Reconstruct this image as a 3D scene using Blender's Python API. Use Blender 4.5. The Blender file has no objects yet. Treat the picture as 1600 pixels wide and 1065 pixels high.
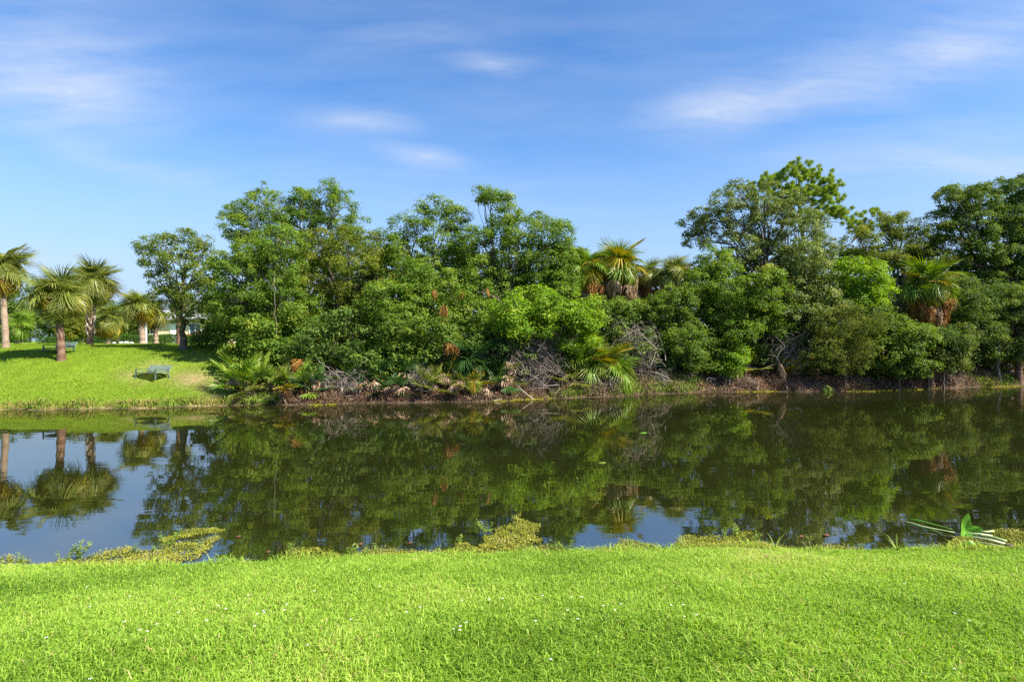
import bpy, math
import numpy as np
from mathutils import Vector

# ------------------------------------------------------------------ scene, camera, world, sun
SC = bpy.context.scene
COL = SC.collection
F, CX, CY, HC = 900.0, 800.0, 532.0, 2.2          # focal length in photo pixels, principal point, eye height over the water

cam = bpy.data.cameras.new('camera')
cam.sensor_width = 36.0
cam.lens = F / 1600.0 * 36.0
cam.clip_start = 0.05
cam.clip_end = 3000.0
camo = bpy.data.objects.new('camera', cam)
COL.objects.link(camo)
camo.location = (0, 0, HC)
camo.rotation_euler = (math.radians(90), 0, 0)
SC.camera = camo

SUN_EL, SUN_AZ = math.radians(46), math.radians(117)     # azimuth clockwise from +Y: right and behind the camera
sun = bpy.data.lights.new('sun', 'SUN')
sun.energy = 5.0
sun.angle = math.radians(0.53)
sun.color = (1.0, 0.93, 0.80)
suno = bpy.data.objects.new('sun', sun)
COL.objects.link(suno)
sd = Vector((math.sin(SUN_AZ) * math.cos(SUN_EL), math.cos(SUN_AZ) * math.cos(SUN_EL), math.sin(SUN_EL)))
suno.rotation_euler = sd.to_track_quat('Z', 'Y').to_euler()
suno.location = sd * 60

SC.view_settings.view_transform = 'Standard'
SC.view_settings.look = 'None'
SC.view_settings.exposure = 1.35
SC.view_settings.gamma = 1.0
SC.view_settings.use_curve_mapping = False
SC.cycles.max_bounces = 7
SC.cycles.diffuse_bounces = 5
SC.cycles.glossy_bounces = 3
SC.cycles.transmission_bounces = 3
SC.cycles.caustics_reflective = False
SC.cycles.caustics_refractive = False
SC.cycles.sample_clamp_indirect = 4.0
SC.cycles.use_denoising = False

W = bpy.data.worlds.new('World')
SC.world = W
W.use_nodes = True
nt = W.node_tree
nt.nodes.clear()


def N(t, kind, **kw):
    n = t.nodes.new(kind)
    for k, v in kw.items():
        setattr(n, k, v)
    return n


def setin(n, **kw):
    for k, v in kw.items():
        n.inputs[k.replace('_', ' ')].default_value = v
    return n


def mathn(t, op, a, b=None, clamp=False):
    n = N(t, 'ShaderNodeMath', operation=op)
    n.use_clamp = clamp
    for i, v in enumerate((a, b)):
        if v is None:
            continue
        if isinstance(v, (int, float)):
            n.inputs[i].default_value = v
        else:
            t.links.new(v, n.inputs[i])
    return n.outputs[0]


out = N(nt, 'ShaderNodeOutputWorld')
bg = N(nt, 'ShaderNodeBackground')
bg.inputs['Strength'].default_value = 0.087
nt.links.new(bg.outputs[0], out.inputs[0])
sky = N(nt, 'ShaderNodeTexSky', sky_type='NISHITA')
sky.sun_disc = False
sky.sun_elevation = SUN_EL
sky.sun_rotation = SUN_AZ
sky.altitude = 0
sky.air_density = 1.0
sky.dust_density = 0.6
sky.ozone_density = 2.0
hsv = N(nt, 'ShaderNodeHueSaturation')
hsv.inputs['Hue'].default_value = 0.506
hsv.inputs['Saturation'].default_value = 1.29
hsv.inputs['Value'].default_value = 1.03
nt.links.new(sky.outputs[0], hsv.inputs['Color'])
# thin cirrus: soft patches in world direction broken up by a stretched noise
tc = N(nt, 'ShaderNodeTexCoord')
sep = N(nt, 'ShaderNodeSeparateXYZ')
nt.links.new(tc.outputs['Generated'], sep.inputs[0])
yy = mathn(nt, 'MAXIMUM', sep.outputs['Y'], 0.02)
uu = mathn(nt, 'DIVIDE', sep.outputs['X'], yy)
vv = mathn(nt, 'DIVIDE', sep.outputs['Z'], yy)
uv = N(nt, 'ShaderNodeCombineXYZ')
nt.links.new(uu, uv.inputs[0])
nt.links.new(vv, uv.inputs[1])
nzw = N(nt, 'ShaderNodeTexNoise')
setin(nzw, Scale=2.2, Detail=3.0)
nt.links.new(uv.outputs[0], nzw.inputs['Vector'])
warp = N(nt, 'ShaderNodeVectorMath', operation='MULTIPLY_ADD')
nt.links.new(nzw.outputs['Color'], warp.inputs[0])
warp.inputs[1].default_value = (0.26, 0.10, 0)
nt.links.new(uv.outputs[0], warp.inputs[2])
shift = N(nt, 'ShaderNodeVectorMath', operation='SUBTRACT')
nt.links.new(warp.outputs[0], shift.inputs[0])
shift.inputs[1].default_value = (0.13, 0.05, 0)
CLOUDS = [  # px, py, half width, half height (photo pixels), tilt deg, weight
    (762, 108, 85, 19, 2, .62), (555, 198, 90, 24, 3, .62), (650, 245, 75, 19, 4, .55), (1130, 172, 130, 38, -6, .6),
    (1280, 140, 250, 52, -13, .5), (1480, 90, 210, 60, -26, .30), (120, 140, 200, 80, 4, .62), (60, 60, 200, 110, 0, .34),
    (190, 245, 230, 26, 14, .30), (1400, 235, 230, 42, -8, .36), (1520, 265, 220, 30, -2, .42), (640, 62, 150, 26, 0, .2), (1560, 40, 260, 90, -15, .28),
    (60, 405, 260, 34, 0, .22), (620, 290, 330, 40, 6, .16)]
acc = None
for (px, py, a, b, tilt, w) in CLOUDS:
    mp = N(nt, 'ShaderNodeMapping', vector_type='TEXTURE')
    mp.inputs['Location'].default_value = ((px - CX) / F, (CY - py) / F, 0)
    mp.inputs['Rotation'].default_value = (0, 0, math.radians(-tilt))
    mp.inputs['Scale'].default_value = (1.35 * a / F, 1.35 * b / F, 1)
    nt.links.new(shift.outputs[0], mp.inputs[0])
    gr = N(nt, 'ShaderNodeTexGradient', gradient_type='SPHERICAL')
    nt.links.new(mp.outputs[0], gr.inputs[0])
    s = mathn(nt, 'MULTIPLY', mathn(nt, 'POWER', gr.outputs['Fac'], 1.5), w * .85)
    acc = s if acc is None else mathn(nt, 'ADD', acc, s)
mp = N(nt, 'ShaderNodeMapping')
mp.inputs['Scale'].default_value = (3.0, 17.0, 1)
mp.inputs['Rotation'].default_value = (0, 0, math.radians(4))
nt.links.new(shift.outputs[0], mp.inputs[0])
nz = N(nt, 'ShaderNodeTexNoise')
setin(nz, Scale=1.0, Detail=9.0, Roughness=0.62)
nt.links.new(mp.outputs[0], nz.inputs['Vector'])
wis = N(nt, 'ShaderNodeMapRange')
wis.inputs[1].default_value = 0.3
wis.inputs[2].default_value = 0.72
wis.inputs[3].default_value = 0.45
wis.inputs[4].default_value = 1.45
nt.links.new(nz.outputs['Fac'], wis.inputs[0])
mp2 = N(nt, 'ShaderNodeMapping')
mp2.inputs['Scale'].default_value = (7.0, 46.0, 1)
mp2.inputs['Rotation'].default_value = (0, 0, math.radians(9))
nt.links.new(warp.outputs[0], mp2.inputs[0])
nz2 = N(nt, 'ShaderNodeTexNoise')
setin(nz2, Scale=1.0, Detail=7.0, Roughness=0.65)
nt.links.new(mp2.outputs[0], nz2.inputs['Vector'])
fib = mathn(nt, 'ADD', mathn(nt, 'MULTIPLY', nz2.outputs['Fac'], 1.1), .45)
cl = mathn(nt, 'MULTIPLY', mathn(nt, 'MULTIPLY', acc, wis.outputs[0]), fib)
veil = mathn(nt, 'MULTIPLY', mathn(nt, 'SUBTRACT', wis.outputs[0], 0.45), 0.14)
cl = mathn(nt, 'MINIMUM', mathn(nt, 'ADD', cl, veil), 0.8)
frontside = N(nt, 'ShaderNodeMapRange')
frontside.inputs[1].default_value = 0.05
frontside.inputs[2].default_value = 0.3
nt.links.new(sep.outputs['Y'], frontside.inputs[0])
cl = mathn(nt, 'MULTIPLY', cl, frontside.outputs[0])
skymix = N(nt, 'ShaderNodeMix', data_type='RGBA')
nt.links.new(cl, skymix.inputs[0])
hz = N(nt, 'ShaderNodeMapRange', interpolation_type='SMOOTHSTEP')
hz.inputs[1].default_value = .34
hz.inputs[2].default_value = .0
hz.inputs[4].default_value = .9
nt.links.new(sep.outputs['Z'], hz.inputs[0])
hmix = N(nt, 'ShaderNodeMix', data_type='RGBA')
nt.links.new(hz.outputs[0], hmix.inputs[0])
nt.links.new(hsv.outputs[0], hmix.inputs[6])
hmix.inputs[7].default_value = (1.85, 2.62, 4.1, 1)
nt.links.new(hmix.outputs[2], skymix.inputs[6])
skymix.inputs[7].default_value = (3.5, 3.85, 4.5, 1)
nt.links.new(skymix.outputs[2], bg.inputs['Color'])

# ------------------------------------------------------------------ helpers
RNG = np.random.default_rng(7)


def P(px, py, D):
    return np.array([(px - CX) / F * D, D, HC - (py - CY) / F * D])


def nrm(v):
    return v / np.maximum(np.linalg.norm(v, axis=-1, keepdims=True), 1e-9)


class MB:
    """collects quads and triangles with a per-vertex tint and makes ONE mesh"""
    def __init__(s):
        s.V, s.T, s.Q3, s.Q4, s.n = [], [], [], [], 0

    def add(s, V, quads=None, tris=None, tint=None):
        V = np.asarray(V, dtype=np.float32).reshape(-1, 3)
        if quads is not None and len(quads):
            s.Q4.append(np.asarray(quads, dtype=np.int64).reshape(-1, 4) + s.n)
        if tris is not None and len(tris):
            s.Q3.append(np.asarray(tris, dtype=np.int64).reshape(-1, 3) + s.n)
        if tint is None:
            tint = np.full(len(V), 0.5)
        s.T.append(np.broadcast_to(np.asarray(tint, dtype=np.float32), (len(V),)))
        s.V.append(V)
        s.n += len(V)

    def mesh(s, name, mat, origin=(0, 0, 0), smooth=False, extra=None):
        V = (np.concatenate(s.V) - np.asarray(origin, dtype=np.float32)).astype(np.float32)
        q = np.concatenate(s.Q4) if s.Q4 else np.zeros((0, 4), int)
        t = np.concatenate(s.Q3) if s.Q3 else np.zeros((0, 3), int)
        me = bpy.data.meshes.new(name)
        me.vertices.add(len(V))
        me.vertices.foreach_set('co', V.ravel())
        loops = np.concatenate([q.ravel(), t.ravel()]).astype(np.int32)
        me.loops.add(len(loops))
        me.loops.foreach_set('vertex_index', loops)
        starts = np.concatenate([np.arange(len(q)) * 4, len(q) * 4 + np.arange(len(t)) * 3]).astype(np.int32)
        me.polygons.add(len(starts))
        me.polygons.foreach_set('loop_start', starts)
        at = me.attributes.new('tint', 'FLOAT', 'POINT')
        at.data.foreach_set('value', np.concatenate(s.T).astype(np.float32))
        for k, v in (extra or {}).items():
            a2 = me.attributes.new(k, 'FLOAT', 'POINT')
            a2.data.foreach_set('value', np.asarray(v, dtype=np.float32))
        me.update(calc_edges=True)
        me.polygons.foreach_set('use_smooth', np.full(len(starts), smooth))
        if mat is not None:
            me.materials.append(mat)
        return me

    def build(s, name, mat, parent=None, origin=(0, 0, 0), smooth=False, extra=None):
        o = bpy.data.objects.new(name, s.mesh(name, mat, origin, smooth, extra))
        COL.objects.link(o)
        if parent is not None:
            o.parent = parent
        else:
            o.location = origin
        return o

    def box(s, c, size, rz=0, tint=.5, rx=0):
        sx, sy, sz = np.array(size) / 2
        V = np.array([[x, y, z] for z in (-sz, sz) for (x, y) in ((-sx, -sy), (sx, -sy), (sx, sy), (-sx, sy))])
        if rx:
            c_, s_ = math.cos(rx), math.sin(rx)
            V = V @ np.array([[1, 0, 0], [0, c_, s_], [0, -s_, c_]])
        c_, s_ = math.cos(rz), math.sin(rz)
        V = V @ np.array([[c_, s_, 0], [-s_, c_, 0], [0, 0, 1]])
        s.add(V + np.asarray(c), [[0, 3, 2, 1], [4, 5, 6, 7], [0, 1, 5, 4], [1, 2, 6, 5], [2, 3, 7, 6], [3, 0, 4, 7]], tint=tint)

    def tube(s, pts, rad, k=6, tint=.5, cap=True):
        pts = np.asarray(pts, float)
        m = len(pts)
        rad = np.broadcast_to(np.asarray(rad, float), (m,))
        tan = nrm(np.gradient(pts, axis=0))
        ref = np.array([0, 0, 1.0]) if abs(tan[0][2]) < .9 else np.array([1.0, 0, 0])
        a = nrm(np.cross(tan, ref))
        b = np.cross(tan, a)
        th = np.arange(k) / k * 2 * math.pi
        V = pts[:, None] + rad[:, None, None] * (a[:, None] * np.cos(th)[None, :, None] + b[:, None] * np.sin(th)[None, :, None])
        i = np.arange(m - 1)[:, None] * k
        j = np.arange(k)[None]
        j2 = (j + 1) % k
        q = np.stack([i + j, i + j2, i + k + j2, i + k + j], -1).reshape(-1, 4)
        V = V.reshape(-1, 3)
        tr = None
        if cap:
            V = np.vstack([V, pts[-1:]])
            e = (m - 1) * k
            tr = [[e + x, e + (x + 1) % k, m * k] for x in range(k)]
        t = tint if np.isscalar(tint) else np.concatenate([np.repeat(tint, k), [tint[-1]] if cap else []])
        s.add(V, q, tr, t)

    def leaves(s, c, normal, L, Wd, rng, axis=None, tint=None, fold=.12):
        n = len(c)
        if n == 0:
            return
        normal = nrm(normal)
        if axis is None:
            axis = rng.normal(size=(n, 3))
        axis = nrm(axis - normal * (axis * normal).sum(1, keepdims=True))
        side = np.cross(normal, axis)
        L = np.broadcast_to(L, (n,))[:, None]
        Wd = np.broadcast_to(Wd, (n,))[:, None]
        up = normal * (L * fold)
        V = np.stack([c - axis * L * .5, c + side * Wd * .5 + up, c + axis * L * .5, c - side * Wd * .5 + up], 1).reshape(-1, 3)
        q = np.arange(4 * n).reshape(n, 4)
        if tint is None:
            tint = rng.random(n)
        s.add(V, q, tint=np.repeat(tint, 4))


def tag(o, label=None, cat=None, group=None, kind=None):
    if label:
        o['label'] = label
    if cat:
        o['category'] = cat
    if group:
        o['group'] = group
    if kind:
        o['kind'] = kind
    return o


def empty(name, loc, label, cat, group=None, rz=0):
    o = bpy.data.objects.new(name, None)
    COL.objects.link(o)
    o.location = loc
    o.rotation_euler = (0, 0, rz)
    o.empty_display_size = .2
    return tag(o, label, cat, group)


def link(name, mesh, parent=None, loc=(0, 0, 0), rot=(0, 0, 0), scale=1.0):
    o = bpy.data.objects.new(name, mesh)
    COL.objects.link(o)
    o.parent = parent
    o.location = loc
    o.rotation_euler = rot
    o.scale = (scale,) * 3 if np.isscalar(scale) else scale
    return o


# ------------------------------------------------------------------ materials
def ramp(t, fac, stops):
    r = N(t, 'ShaderNodeValToRGB')
    e = r.color_ramp.elements
    while len(e) < len(stops):
        e.new(0.5)
    for el, (p, c) in zip(e, stops):
        el.position = p
        el.color = (*c, 1)
    t.links.new(fac, r.inputs[0])
    return r.outputs[0]


def leaf_mat(name, stops, trans=.48, rough=.55, spec=.25, scale=1.2, vary=.35):
    m = bpy.data.materials.new(name)
    m.use_nodes = True
    t = m.node_tree
    t.nodes.clear()
    o = N(t, 'ShaderNodeOutputMaterial')
    at = N(t, 'ShaderNodeAttribute', attribute_name='tint')
    co = N(t, 'ShaderNodeTexCoord')
    nz = setin(N(t, 'ShaderNodeTexNoise'), Scale=scale, Detail=2.0)
    t.links.new(co.outputs['Object'], nz.inputs['Vector'])
    f = mathn(t, 'ADD', at.outputs['Fac'], mathn(t, 'MULTIPLY', mathn(t, 'SUBTRACT', nz.outputs['Fac'], .5), vary * 2), clamp=True)
    c = ramp(t, f, stops)
    p = N(t, 'ShaderNodeBsdfPrincipled')
    t.links.new(c, p.inputs['Base Color'])
    p.inputs['Roughness'].default_value = rough
    p.inputs['Specular IOR Level'].default_value = spec
    if trans <= 0:
        t.links.new(p.outputs[0], o.inputs[0])
        return m
    tr = N(t, 'ShaderNodeBsdfTranslucent')
    hs = N(t, 'ShaderNodeHueSaturation')
    setin(hs, Hue=.485, Saturation=1.1, Value=1.15)
    t.links.new(c, hs.inputs['Color'])
    t.links.new(hs.outputs[0], tr.inputs[0])
    mx = N(t, 'ShaderNodeMixShader')
    mx.inputs[0].default_value = trans
    t.links.new(p.outputs[0], mx.inputs[1])
    t.links.new(tr.outputs[0], mx.inputs[2])
    t.links.new(mx.outputs[0], o.inputs[0])
    return m


def solid_mat(name, stops, scale=8, rough=.8, bump=.3, stretch=(1, 1, 1), spec=.3):
    m = bpy.data.materials.new(name)
    m.use_nodes = True
    t = m.node_tree
    p = t.nodes['Principled BSDF']
    co = N(t, 'ShaderNodeTexCoord')
    mp = N(t, 'ShaderNodeMapping')
    mp.inputs['Scale'].default_value = stretch
    t.links.new(co.outputs['Object'], mp.inputs[0])
    nz = setin(N(t, 'ShaderNodeTexNoise'), Scale=scale, Detail=5.0, Roughness=.6)
    t.links.new(mp.outputs[0], nz.inputs['Vector'])
    at = N(t, 'ShaderNodeAttribute', attribute_name='tint')
    f = mathn(t, 'ADD', nz.outputs['Fac'], mathn(t, 'MULTIPLY', mathn(t, 'SUBTRACT', at.outputs['Fac'], .5), .6), clamp=True)
    c = ramp(t, f, stops)
    t.links.new(c, p.inputs['Base Color'])
    p.inputs['Roughness'].default_value = rough
    p.inputs['Specular IOR Level'].default_value = spec
    if bump:
        b = N(t, 'ShaderNodeBump')
        b.inputs['Strength'].default_value = bump
        b.inputs['Distance'].default_value = .03
        t.links.new(nz.outputs['Fac'], b.inputs['Height'])
        t.links.new(b.outputs[0], p.inputs['Normal'])
    return m


M = {}
M['oak'] = leaf_mat('oak_leaves', [(0, (0.074, 0.143, 0.014)), (.35, (0.127, 0.229, 0.024)), (.7, (0.206, 0.308, 0.034)), (1, (0.332, 0.388, 0.053))])
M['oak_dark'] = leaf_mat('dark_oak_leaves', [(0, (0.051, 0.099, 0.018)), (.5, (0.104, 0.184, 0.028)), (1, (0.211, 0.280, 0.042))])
M['oak_light'] = leaf_mat('light_oak_leaves', [(0, (0.094, 0.149, 0.018)), (.5, (0.160, 0.230, 0.030)), (1, (0.275, 0.322, 0.060))])
M['oak_bright'] = leaf_mat('bright_leaves', [(0, (0.111, 0.223, 0.012)), (.5, (0.208, 0.359, 0.024)), (1, (0.343, 0.460, 0.041))])
M['oak_grey'] = leaf_mat('grey_green_leaves', [(0, (0.080, 0.125, 0.022)), (.5, (0.153, 0.217, 0.042)), (1, (0.276, 0.321, 0.078))], rough=.42, spec=.45)
M['oak_olive'] = leaf_mat('olive_leaves', [(0, (0.081, 0.125, 0.012)), (.5, (0.161, 0.220, 0.022)), (1, (0.293, 0.297, 0.044))])
M['shrub'] = leaf_mat('shrub_leaves', [(0, (0.072, 0.130, 0.017)), (.5, (0.133, 0.223, 0.025)), (1, (0.251, 0.315, 0.040))])
M['shrub_olive'] = leaf_mat('olive_shrub_leaves', [(0, (0.069, 0.111, 0.019)), (.5, (0.137, 0.188, 0.026)), (1, (0.247, 0.261, 0.055))])
M['pine'] = leaf_mat('pine_needles', [(0, (0.130, 0.224, 0.013)), (.5, (0.243, 0.359, 0.023)), (1, (0.356, 0.463, 0.043))], trans=.2)
M['yellow_shrub'] = leaf_mat('yellow_shrub_leaves', [(0, (.10, .14, .01)), (.5, (.18, .22, .02)), (1, (.32, .28, .04))])
M['rust_shrub'] = leaf_mat('rust_shrub_leaves', [(0, (.12, .05, .01)), (.5, (.26, .10, .02)), (1, (.38, .17, .03))])
M['hedge'] = leaf_mat('hedge_leaves', [(0, (.03, .08, .01)), (.5, (.055, .13, .015)), (1, (.09, .18, .02))])
M['frond'] = leaf_mat('palm_frond_green', [(0, (0.119, 0.159, 0.024)), (.5, (0.184, 0.233, 0.036)), (1, (0.346, 0.339, 0.080))], trans=.35, rough=.4, spec=.45)
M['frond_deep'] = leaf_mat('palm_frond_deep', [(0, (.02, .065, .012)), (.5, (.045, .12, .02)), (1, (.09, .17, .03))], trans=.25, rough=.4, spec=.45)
M['frond_bright'] = leaf_mat('palm_frond_bright', [(0, (.08, .17, .012)), (.5, (.16, .28, .022)), (1, (.32, .34, .05))], trans=.3, rough=.4, spec=.4)
M['frond_yellow'] = leaf_mat('palm_frond_yellow', [(0, (.13, .17, .01)), (.5, (.28, .26, .015)), (1, (.45, .31, .03))], trans=.3, rough=.45)
M['frond_orange'] = leaf_mat('palm_frond_orange', [(0, (.16, .06, .012)), (.5, (.27, .12, .025)), (1, (.38, .22, .06))], trans=.15, rough=.7)
M['frond_dead'] = leaf_mat('palm_frond_dead', [(0, (0.207, 0.127, 0.073)), (.5, (0.413, 0.276, 0.171)), (1, (0.722, 0.554, 0.374))], trans=.1, rough=.8)
M['bark'] = solid_mat('bark', [(.25, (.05, .04, .03)), (.6, (.13, .105, .08)), (.85, (.24, .21, .17))], scale=6, stretch=(3, 3, .6))
M['twig'] = solid_mat('grey_twig', [(.2, (.11, .09, .075)), (.6, (.23, .19, .16)), (.9, (.36, .32, .28))], scale=3, bump=0)
M['palm_trunk'] = solid_mat('palm_trunk', [(.2, (0.066, 0.031, 0.018)), (.5, (0.156, 0.089, 0.058)), (.8, (0.265, 0.178, 0.122))], scale=5, stretch=(2, 2, 7), bump=.6)
M['palm_trunk_pale'] = solid_mat('palm_trunk_pale', [(.2, (0.145, 0.100, 0.070)), (.5, (0.272, 0.199, 0.143)), (.8, (0.383, 0.299, 0.230))], scale=5, stretch=(1, 1, 9), bump=.5)
M['boot'] = solid_mat('old_leaf_base', [(.2, (.13, .09, .06)), (.5, (.34, .27, .20)), (.8, (.55, .48, .40))], scale=9, bump=.2)
M['bench'] = solid_mat('bench_green_paint', [(.2, (.15, .21, .165)), (.8, (.24, .30, .24))], scale=5, rough=.45, bump=.05, spec=.4)
M['iron'] = solid_mat('bench_iron', [(.2, (.045, .08, .07)), (.8, (.08, .12, .11))], scale=9, rough=.5, bump=.1)
M['wall'] = solid_mat('cream_render', [(.2, (.60, .50, .32)), (.8, (.72, .62, .42))], scale=2, bump=.05)
M['roof'] = solid_mat('grey_shingle', [(.2, (.24, .24, .25)), (.8, (.36, .36, .37))], scale=12, bump=.3)
M['white'] = solid_mat('white_paint', [(.2, (.70, .70, .68)), (.8, (.80, .80, .78))], scale=4, bump=0, rough=.5)
M['glass'] = solid_mat('window_glass', [(.2, (.03, .05, .06)), (.8, (.06, .09, .10))], scale=2, bump=0, rough=.1, spec=.6)
M['pole'] = solid_mat('grey_pole', [(.2, (.36, .37, .38)), (.8, (.48, .49, .50))], scale=6, bump=.05, rough=.5)
M['stone'] = solid_mat('white_stone', [(.2, (.55, .53, .5)), (.8, (.78, .76, .72))], scale=6, bump=.4)
M['stalk'] = leaf_mat('pale_stalk', [(0, (0.225, 0.304, 0.098)), (.5, (0.338, 0.416, 0.175)), (1, (0.465, 0.512, 0.294))], trans=.15, rough=.4, spec=.4)
M['taro'] = leaf_mat('taro_leaf', [(0, (.13, .34, .03)), (.5, (.19, .45, .045)), (1, (.27, .54, .07))], trans=.35, rough=.4, spec=.4, scale=5)
M['weed'] = leaf_mat('water_weed_leaves', [(0, (.14, .22, .03)), (.5, (.25, .36, .06)), (1, (.40, .48, .14))])
M['mat'] = leaf_mat('floating_mat_flakes', [(0, (0.095, 0.115, 0.013)), (.4, (0.223, 0.247, 0.022)), (.8, (0.343, 0.335, 0.049)), (1, (0.386, 0.335, 0.130))], trans=.15, rough=.7, scale=2.5, vary=.45)
M['scum'] = leaf_mat('waterline_scum_flakes', [(0, (.12, .11, .01)), (.5, (.24, .21, .015)), (1, (.32, .30, .03))], trans=.1, rough=.7)
M['litter'] = leaf_mat('leaf_litter', [(0, (0.051, 0.025, 0.014)), (.35, (0.129, 0.062, 0.037)), (.7, (0.224, 0.121, 0.072)), (1, (0.326, 0.216, 0.144))], trans=0, rough=.85, scale=.9, vary=.3)
M['grass_near'] = leaf_mat('lawn_blades', [(0, (0.100, 0.192, 0.017)), (.35, (0.242, 0.410, 0.039)), (.7, (0.366, 0.541, 0.070)), (.9, (0.475, 0.557, 0.114)), (1, (0.484, 0.401, 0.158))], trans=.42, rough=.5, spec=.3, scale=.9, vary=.4)
M['grass_far'] = leaf_mat('hill_grass_blades', [(0, (0.096, 0.168, 0.009)), (.4, (0.160, 0.263, 0.014)), (.8, (0.230, 0.306, 0.021)), (1, (0.288, 0.270, 0.070))], trans=.3, rough=.6, spec=.2, scale=.35, vary=.4)
M['grass_dry'] = leaf_mat('bank_grass_blades', [(0, (.08, .17, .012)), (.4, (.17, .26, .03)), (.7, (.28, .23, .06)), (1, (.34, .22, .10))], trans=.25, rough=.7, scale=.9, vary=.5)
M['straw'] = leaf_mat('dead_straw', [(0, (0.055, 0.033, 0.021)), (.4, (0.164, 0.100, 0.058)), (.75, (0.294, 0.201, 0.117)), (1, (0.458, 0.369, 0.243))], trans=.1, rough=.85, scale=.7, vary=.45)
M['grass_wet'] = leaf_mat('shore_grass_blades', [(0, (.10, .21, .012)), (.5, (.18, .31, .02)), (1, (.30, .34, .06))], trans=.25, rough=.6, scale=.9)
M['flower'] = solid_mat('clover_flower', [(.2, (.75, .74, .70)), (.8, (.85, .84, .8))], scale=8, bump=0)

# ------------------------------------------------------------------ the shape of the place
def world_pts(L):
    a = np.array([((px - CX) / F * (F * HC / (py - CY)), F * HC / (py - CY)) for px, py in L])
    return a[np.argsort(a[:, 0])]


FAR = world_pts([(-150, 643), (0, 640), (120, 639), (240, 637), (330, 634), (380, 632), (480, 632.5), (600, 629), (700, 628), (790, 626),
                 (860, 622), (960, 619), (1060, 613.5), (1150, 611.5), (1250, 611.5), (1350, 610), (1450, 607), (1550, 603.5), (1650, 601), (1750, 598)])
FAR = np.vstack([[[-75, 17.2], [-30, 17.8]], FAR, [[60, 36], [90, 40]]])
NEAR = world_pts([(-150, 889), (0, 886), (150, 885), (300, 884), (330, 882), (400, 879), (480, 872), (560, 870), (640, 868), (700, 867), (800, 866), (900, 862), (960, 862),
                  (1040, 859), (1080, 856), (1140, 854), (1200, 857), (1250, 862), (1330, 863), (1400, 861), (1480, 857), (1600, 857), (1750, 857)])
NEAR = np.vstack([[[-75, 6.0], [-9, 5.6]], NEAR, [[9, 6.2], [90, 7.0]]])


def Yf(X):
    return np.interp(X, FAR[:, 0], FAR[:, 1]) + .10 * np.sin(X * 2.3 + 1) + .06 * np.sin(X * 5.1)


def Yn(X):
    return np.interp(X, NEAR[:, 0], NEAR[:, 1]) + .02 * np.sin(X * 3.7) + .012 * np.sin(X * 9.1 + 2)


PL = np.array([(-4, -.9), (-.5, -.14), (0, 0), (.12, .12), (.5, .24), (3.4, .66), (5.4, 1.33), (6.4, 1.6), (7.4, 1.77), (9.5, 1.97), (14, 2.0), (60, 2.0), (900, 2.0)])
PF = np.array([(-4, -.9), (-.5, -.16), (0, 0), (.2, .20), (.7, .48), (1.5, .76), (3, .95), (8, 1.35), (15, 1.8), (60, 2.0), (900, 2.0)])
PN = np.array([(-4, -.9), (-.5, -.18), (0, -.01), (.15, .05), (.4, .10), (1, .22), (2.6, .50), (4, .55), (60, .6), (900, .6)])


def sstep(x):
    x = np.clip(x, 0, 1)
    return x * x * (3 - 2 * x)


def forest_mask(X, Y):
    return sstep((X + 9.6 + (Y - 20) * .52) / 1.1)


def ground(X, Y):
    X, Y = np.asarray(X, float), np.asarray(Y, float)
    w = forest_mask(X, Y)
    df = Y - Yf(X)
    zf = np.interp(df, PL[:, 0], PL[:, 1]) * (1 - w) + np.interp(df, PF[:, 0], PF[:, 1]) * w
    zn = np.interp(Yn(X) - Y, PN[:, 0], PN[:, 1])
    z = np.maximum(zf, zn)
    z = np.maximum(z, np.interp(np.abs(X), [66, 76], [-2, .9]) * (np.abs(X) > 60) - 2 * (np.abs(X) <= 60))
    land = sstep((z - .05) / .3)
    return z + land * (np.where(Y < 12, .010, .035) * np.sin(X * 1.7 + Y * .9) * np.sin(Y * 1.3 - X * .5) + .012 * np.sin(X * 5.3) * np.sin(Y * 4.7))


def G(px, D):
    X = (px - CX) / F * D
    return np.array([X, D, float(ground(X, D))])


def shore(px, d):
    """point on the far bank seen at photo column px, d metres behind the waterline"""
    D = 20.0
    for _ in range(30):
        D = float(Yf((px - CX) / F * D)) + d
    return G(px, D)


# ground sheet
def axis(parts):
    return np.unique(np.concatenate([np.arange(a, b, s) for a, b, s in parts]))


gx = axis([(-900, -100, 60), (-100, -34, 3), (-34, -22, .6), (-22, 22, .25), (22, 34, .6), (34, 100, 3), (100, 901, 60)])
gy = axis([(-200, -20, 15), (-20, 1, 1.5), (1, 7.2, .1), (7.2, 17, 1.2), (17, 32, .2), (32, 60, 1.5), (60, 140, 8), (140, 1200, 80)])
XX, YY = np.meshgrid(gx, gy)
ZZ = ground(XX, YY)
nx, ny = len(gx), len(gy)
idx = np.arange(nx * ny).reshape(ny, nx)
quads = np.stack([idx[:-1, :-1], idx[:-1, 1:], idx[1:, 1:], idx[1:, :-1]], -1).reshape(-1, 4)
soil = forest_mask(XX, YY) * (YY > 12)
BARE = [(203, 585, 26, .5), (245, 571, 30, .45), (300, 592, 40, .9), (340, 600, 40, 1.0), (215, 597, 22, .4), (345, 618, 30, .7), (310, 558, 24, .35)]


def bare(X, Y):
    px = X / np.maximum(Y, 1) * F + CX
    py = CY - (ground(X, Y) - HC) / np.maximum(Y, 1) * F
    b = np.zeros_like(X)
    for (cx, cy, r, w) in BARE:
        wx, wy = None, None
        b = np.maximum(b, w * np.exp(-((px - cx) / r) ** 2 - ((py - cy) / (r * .33)) ** 2))
    return b * (Y > 15) * (Y < 60)


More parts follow.
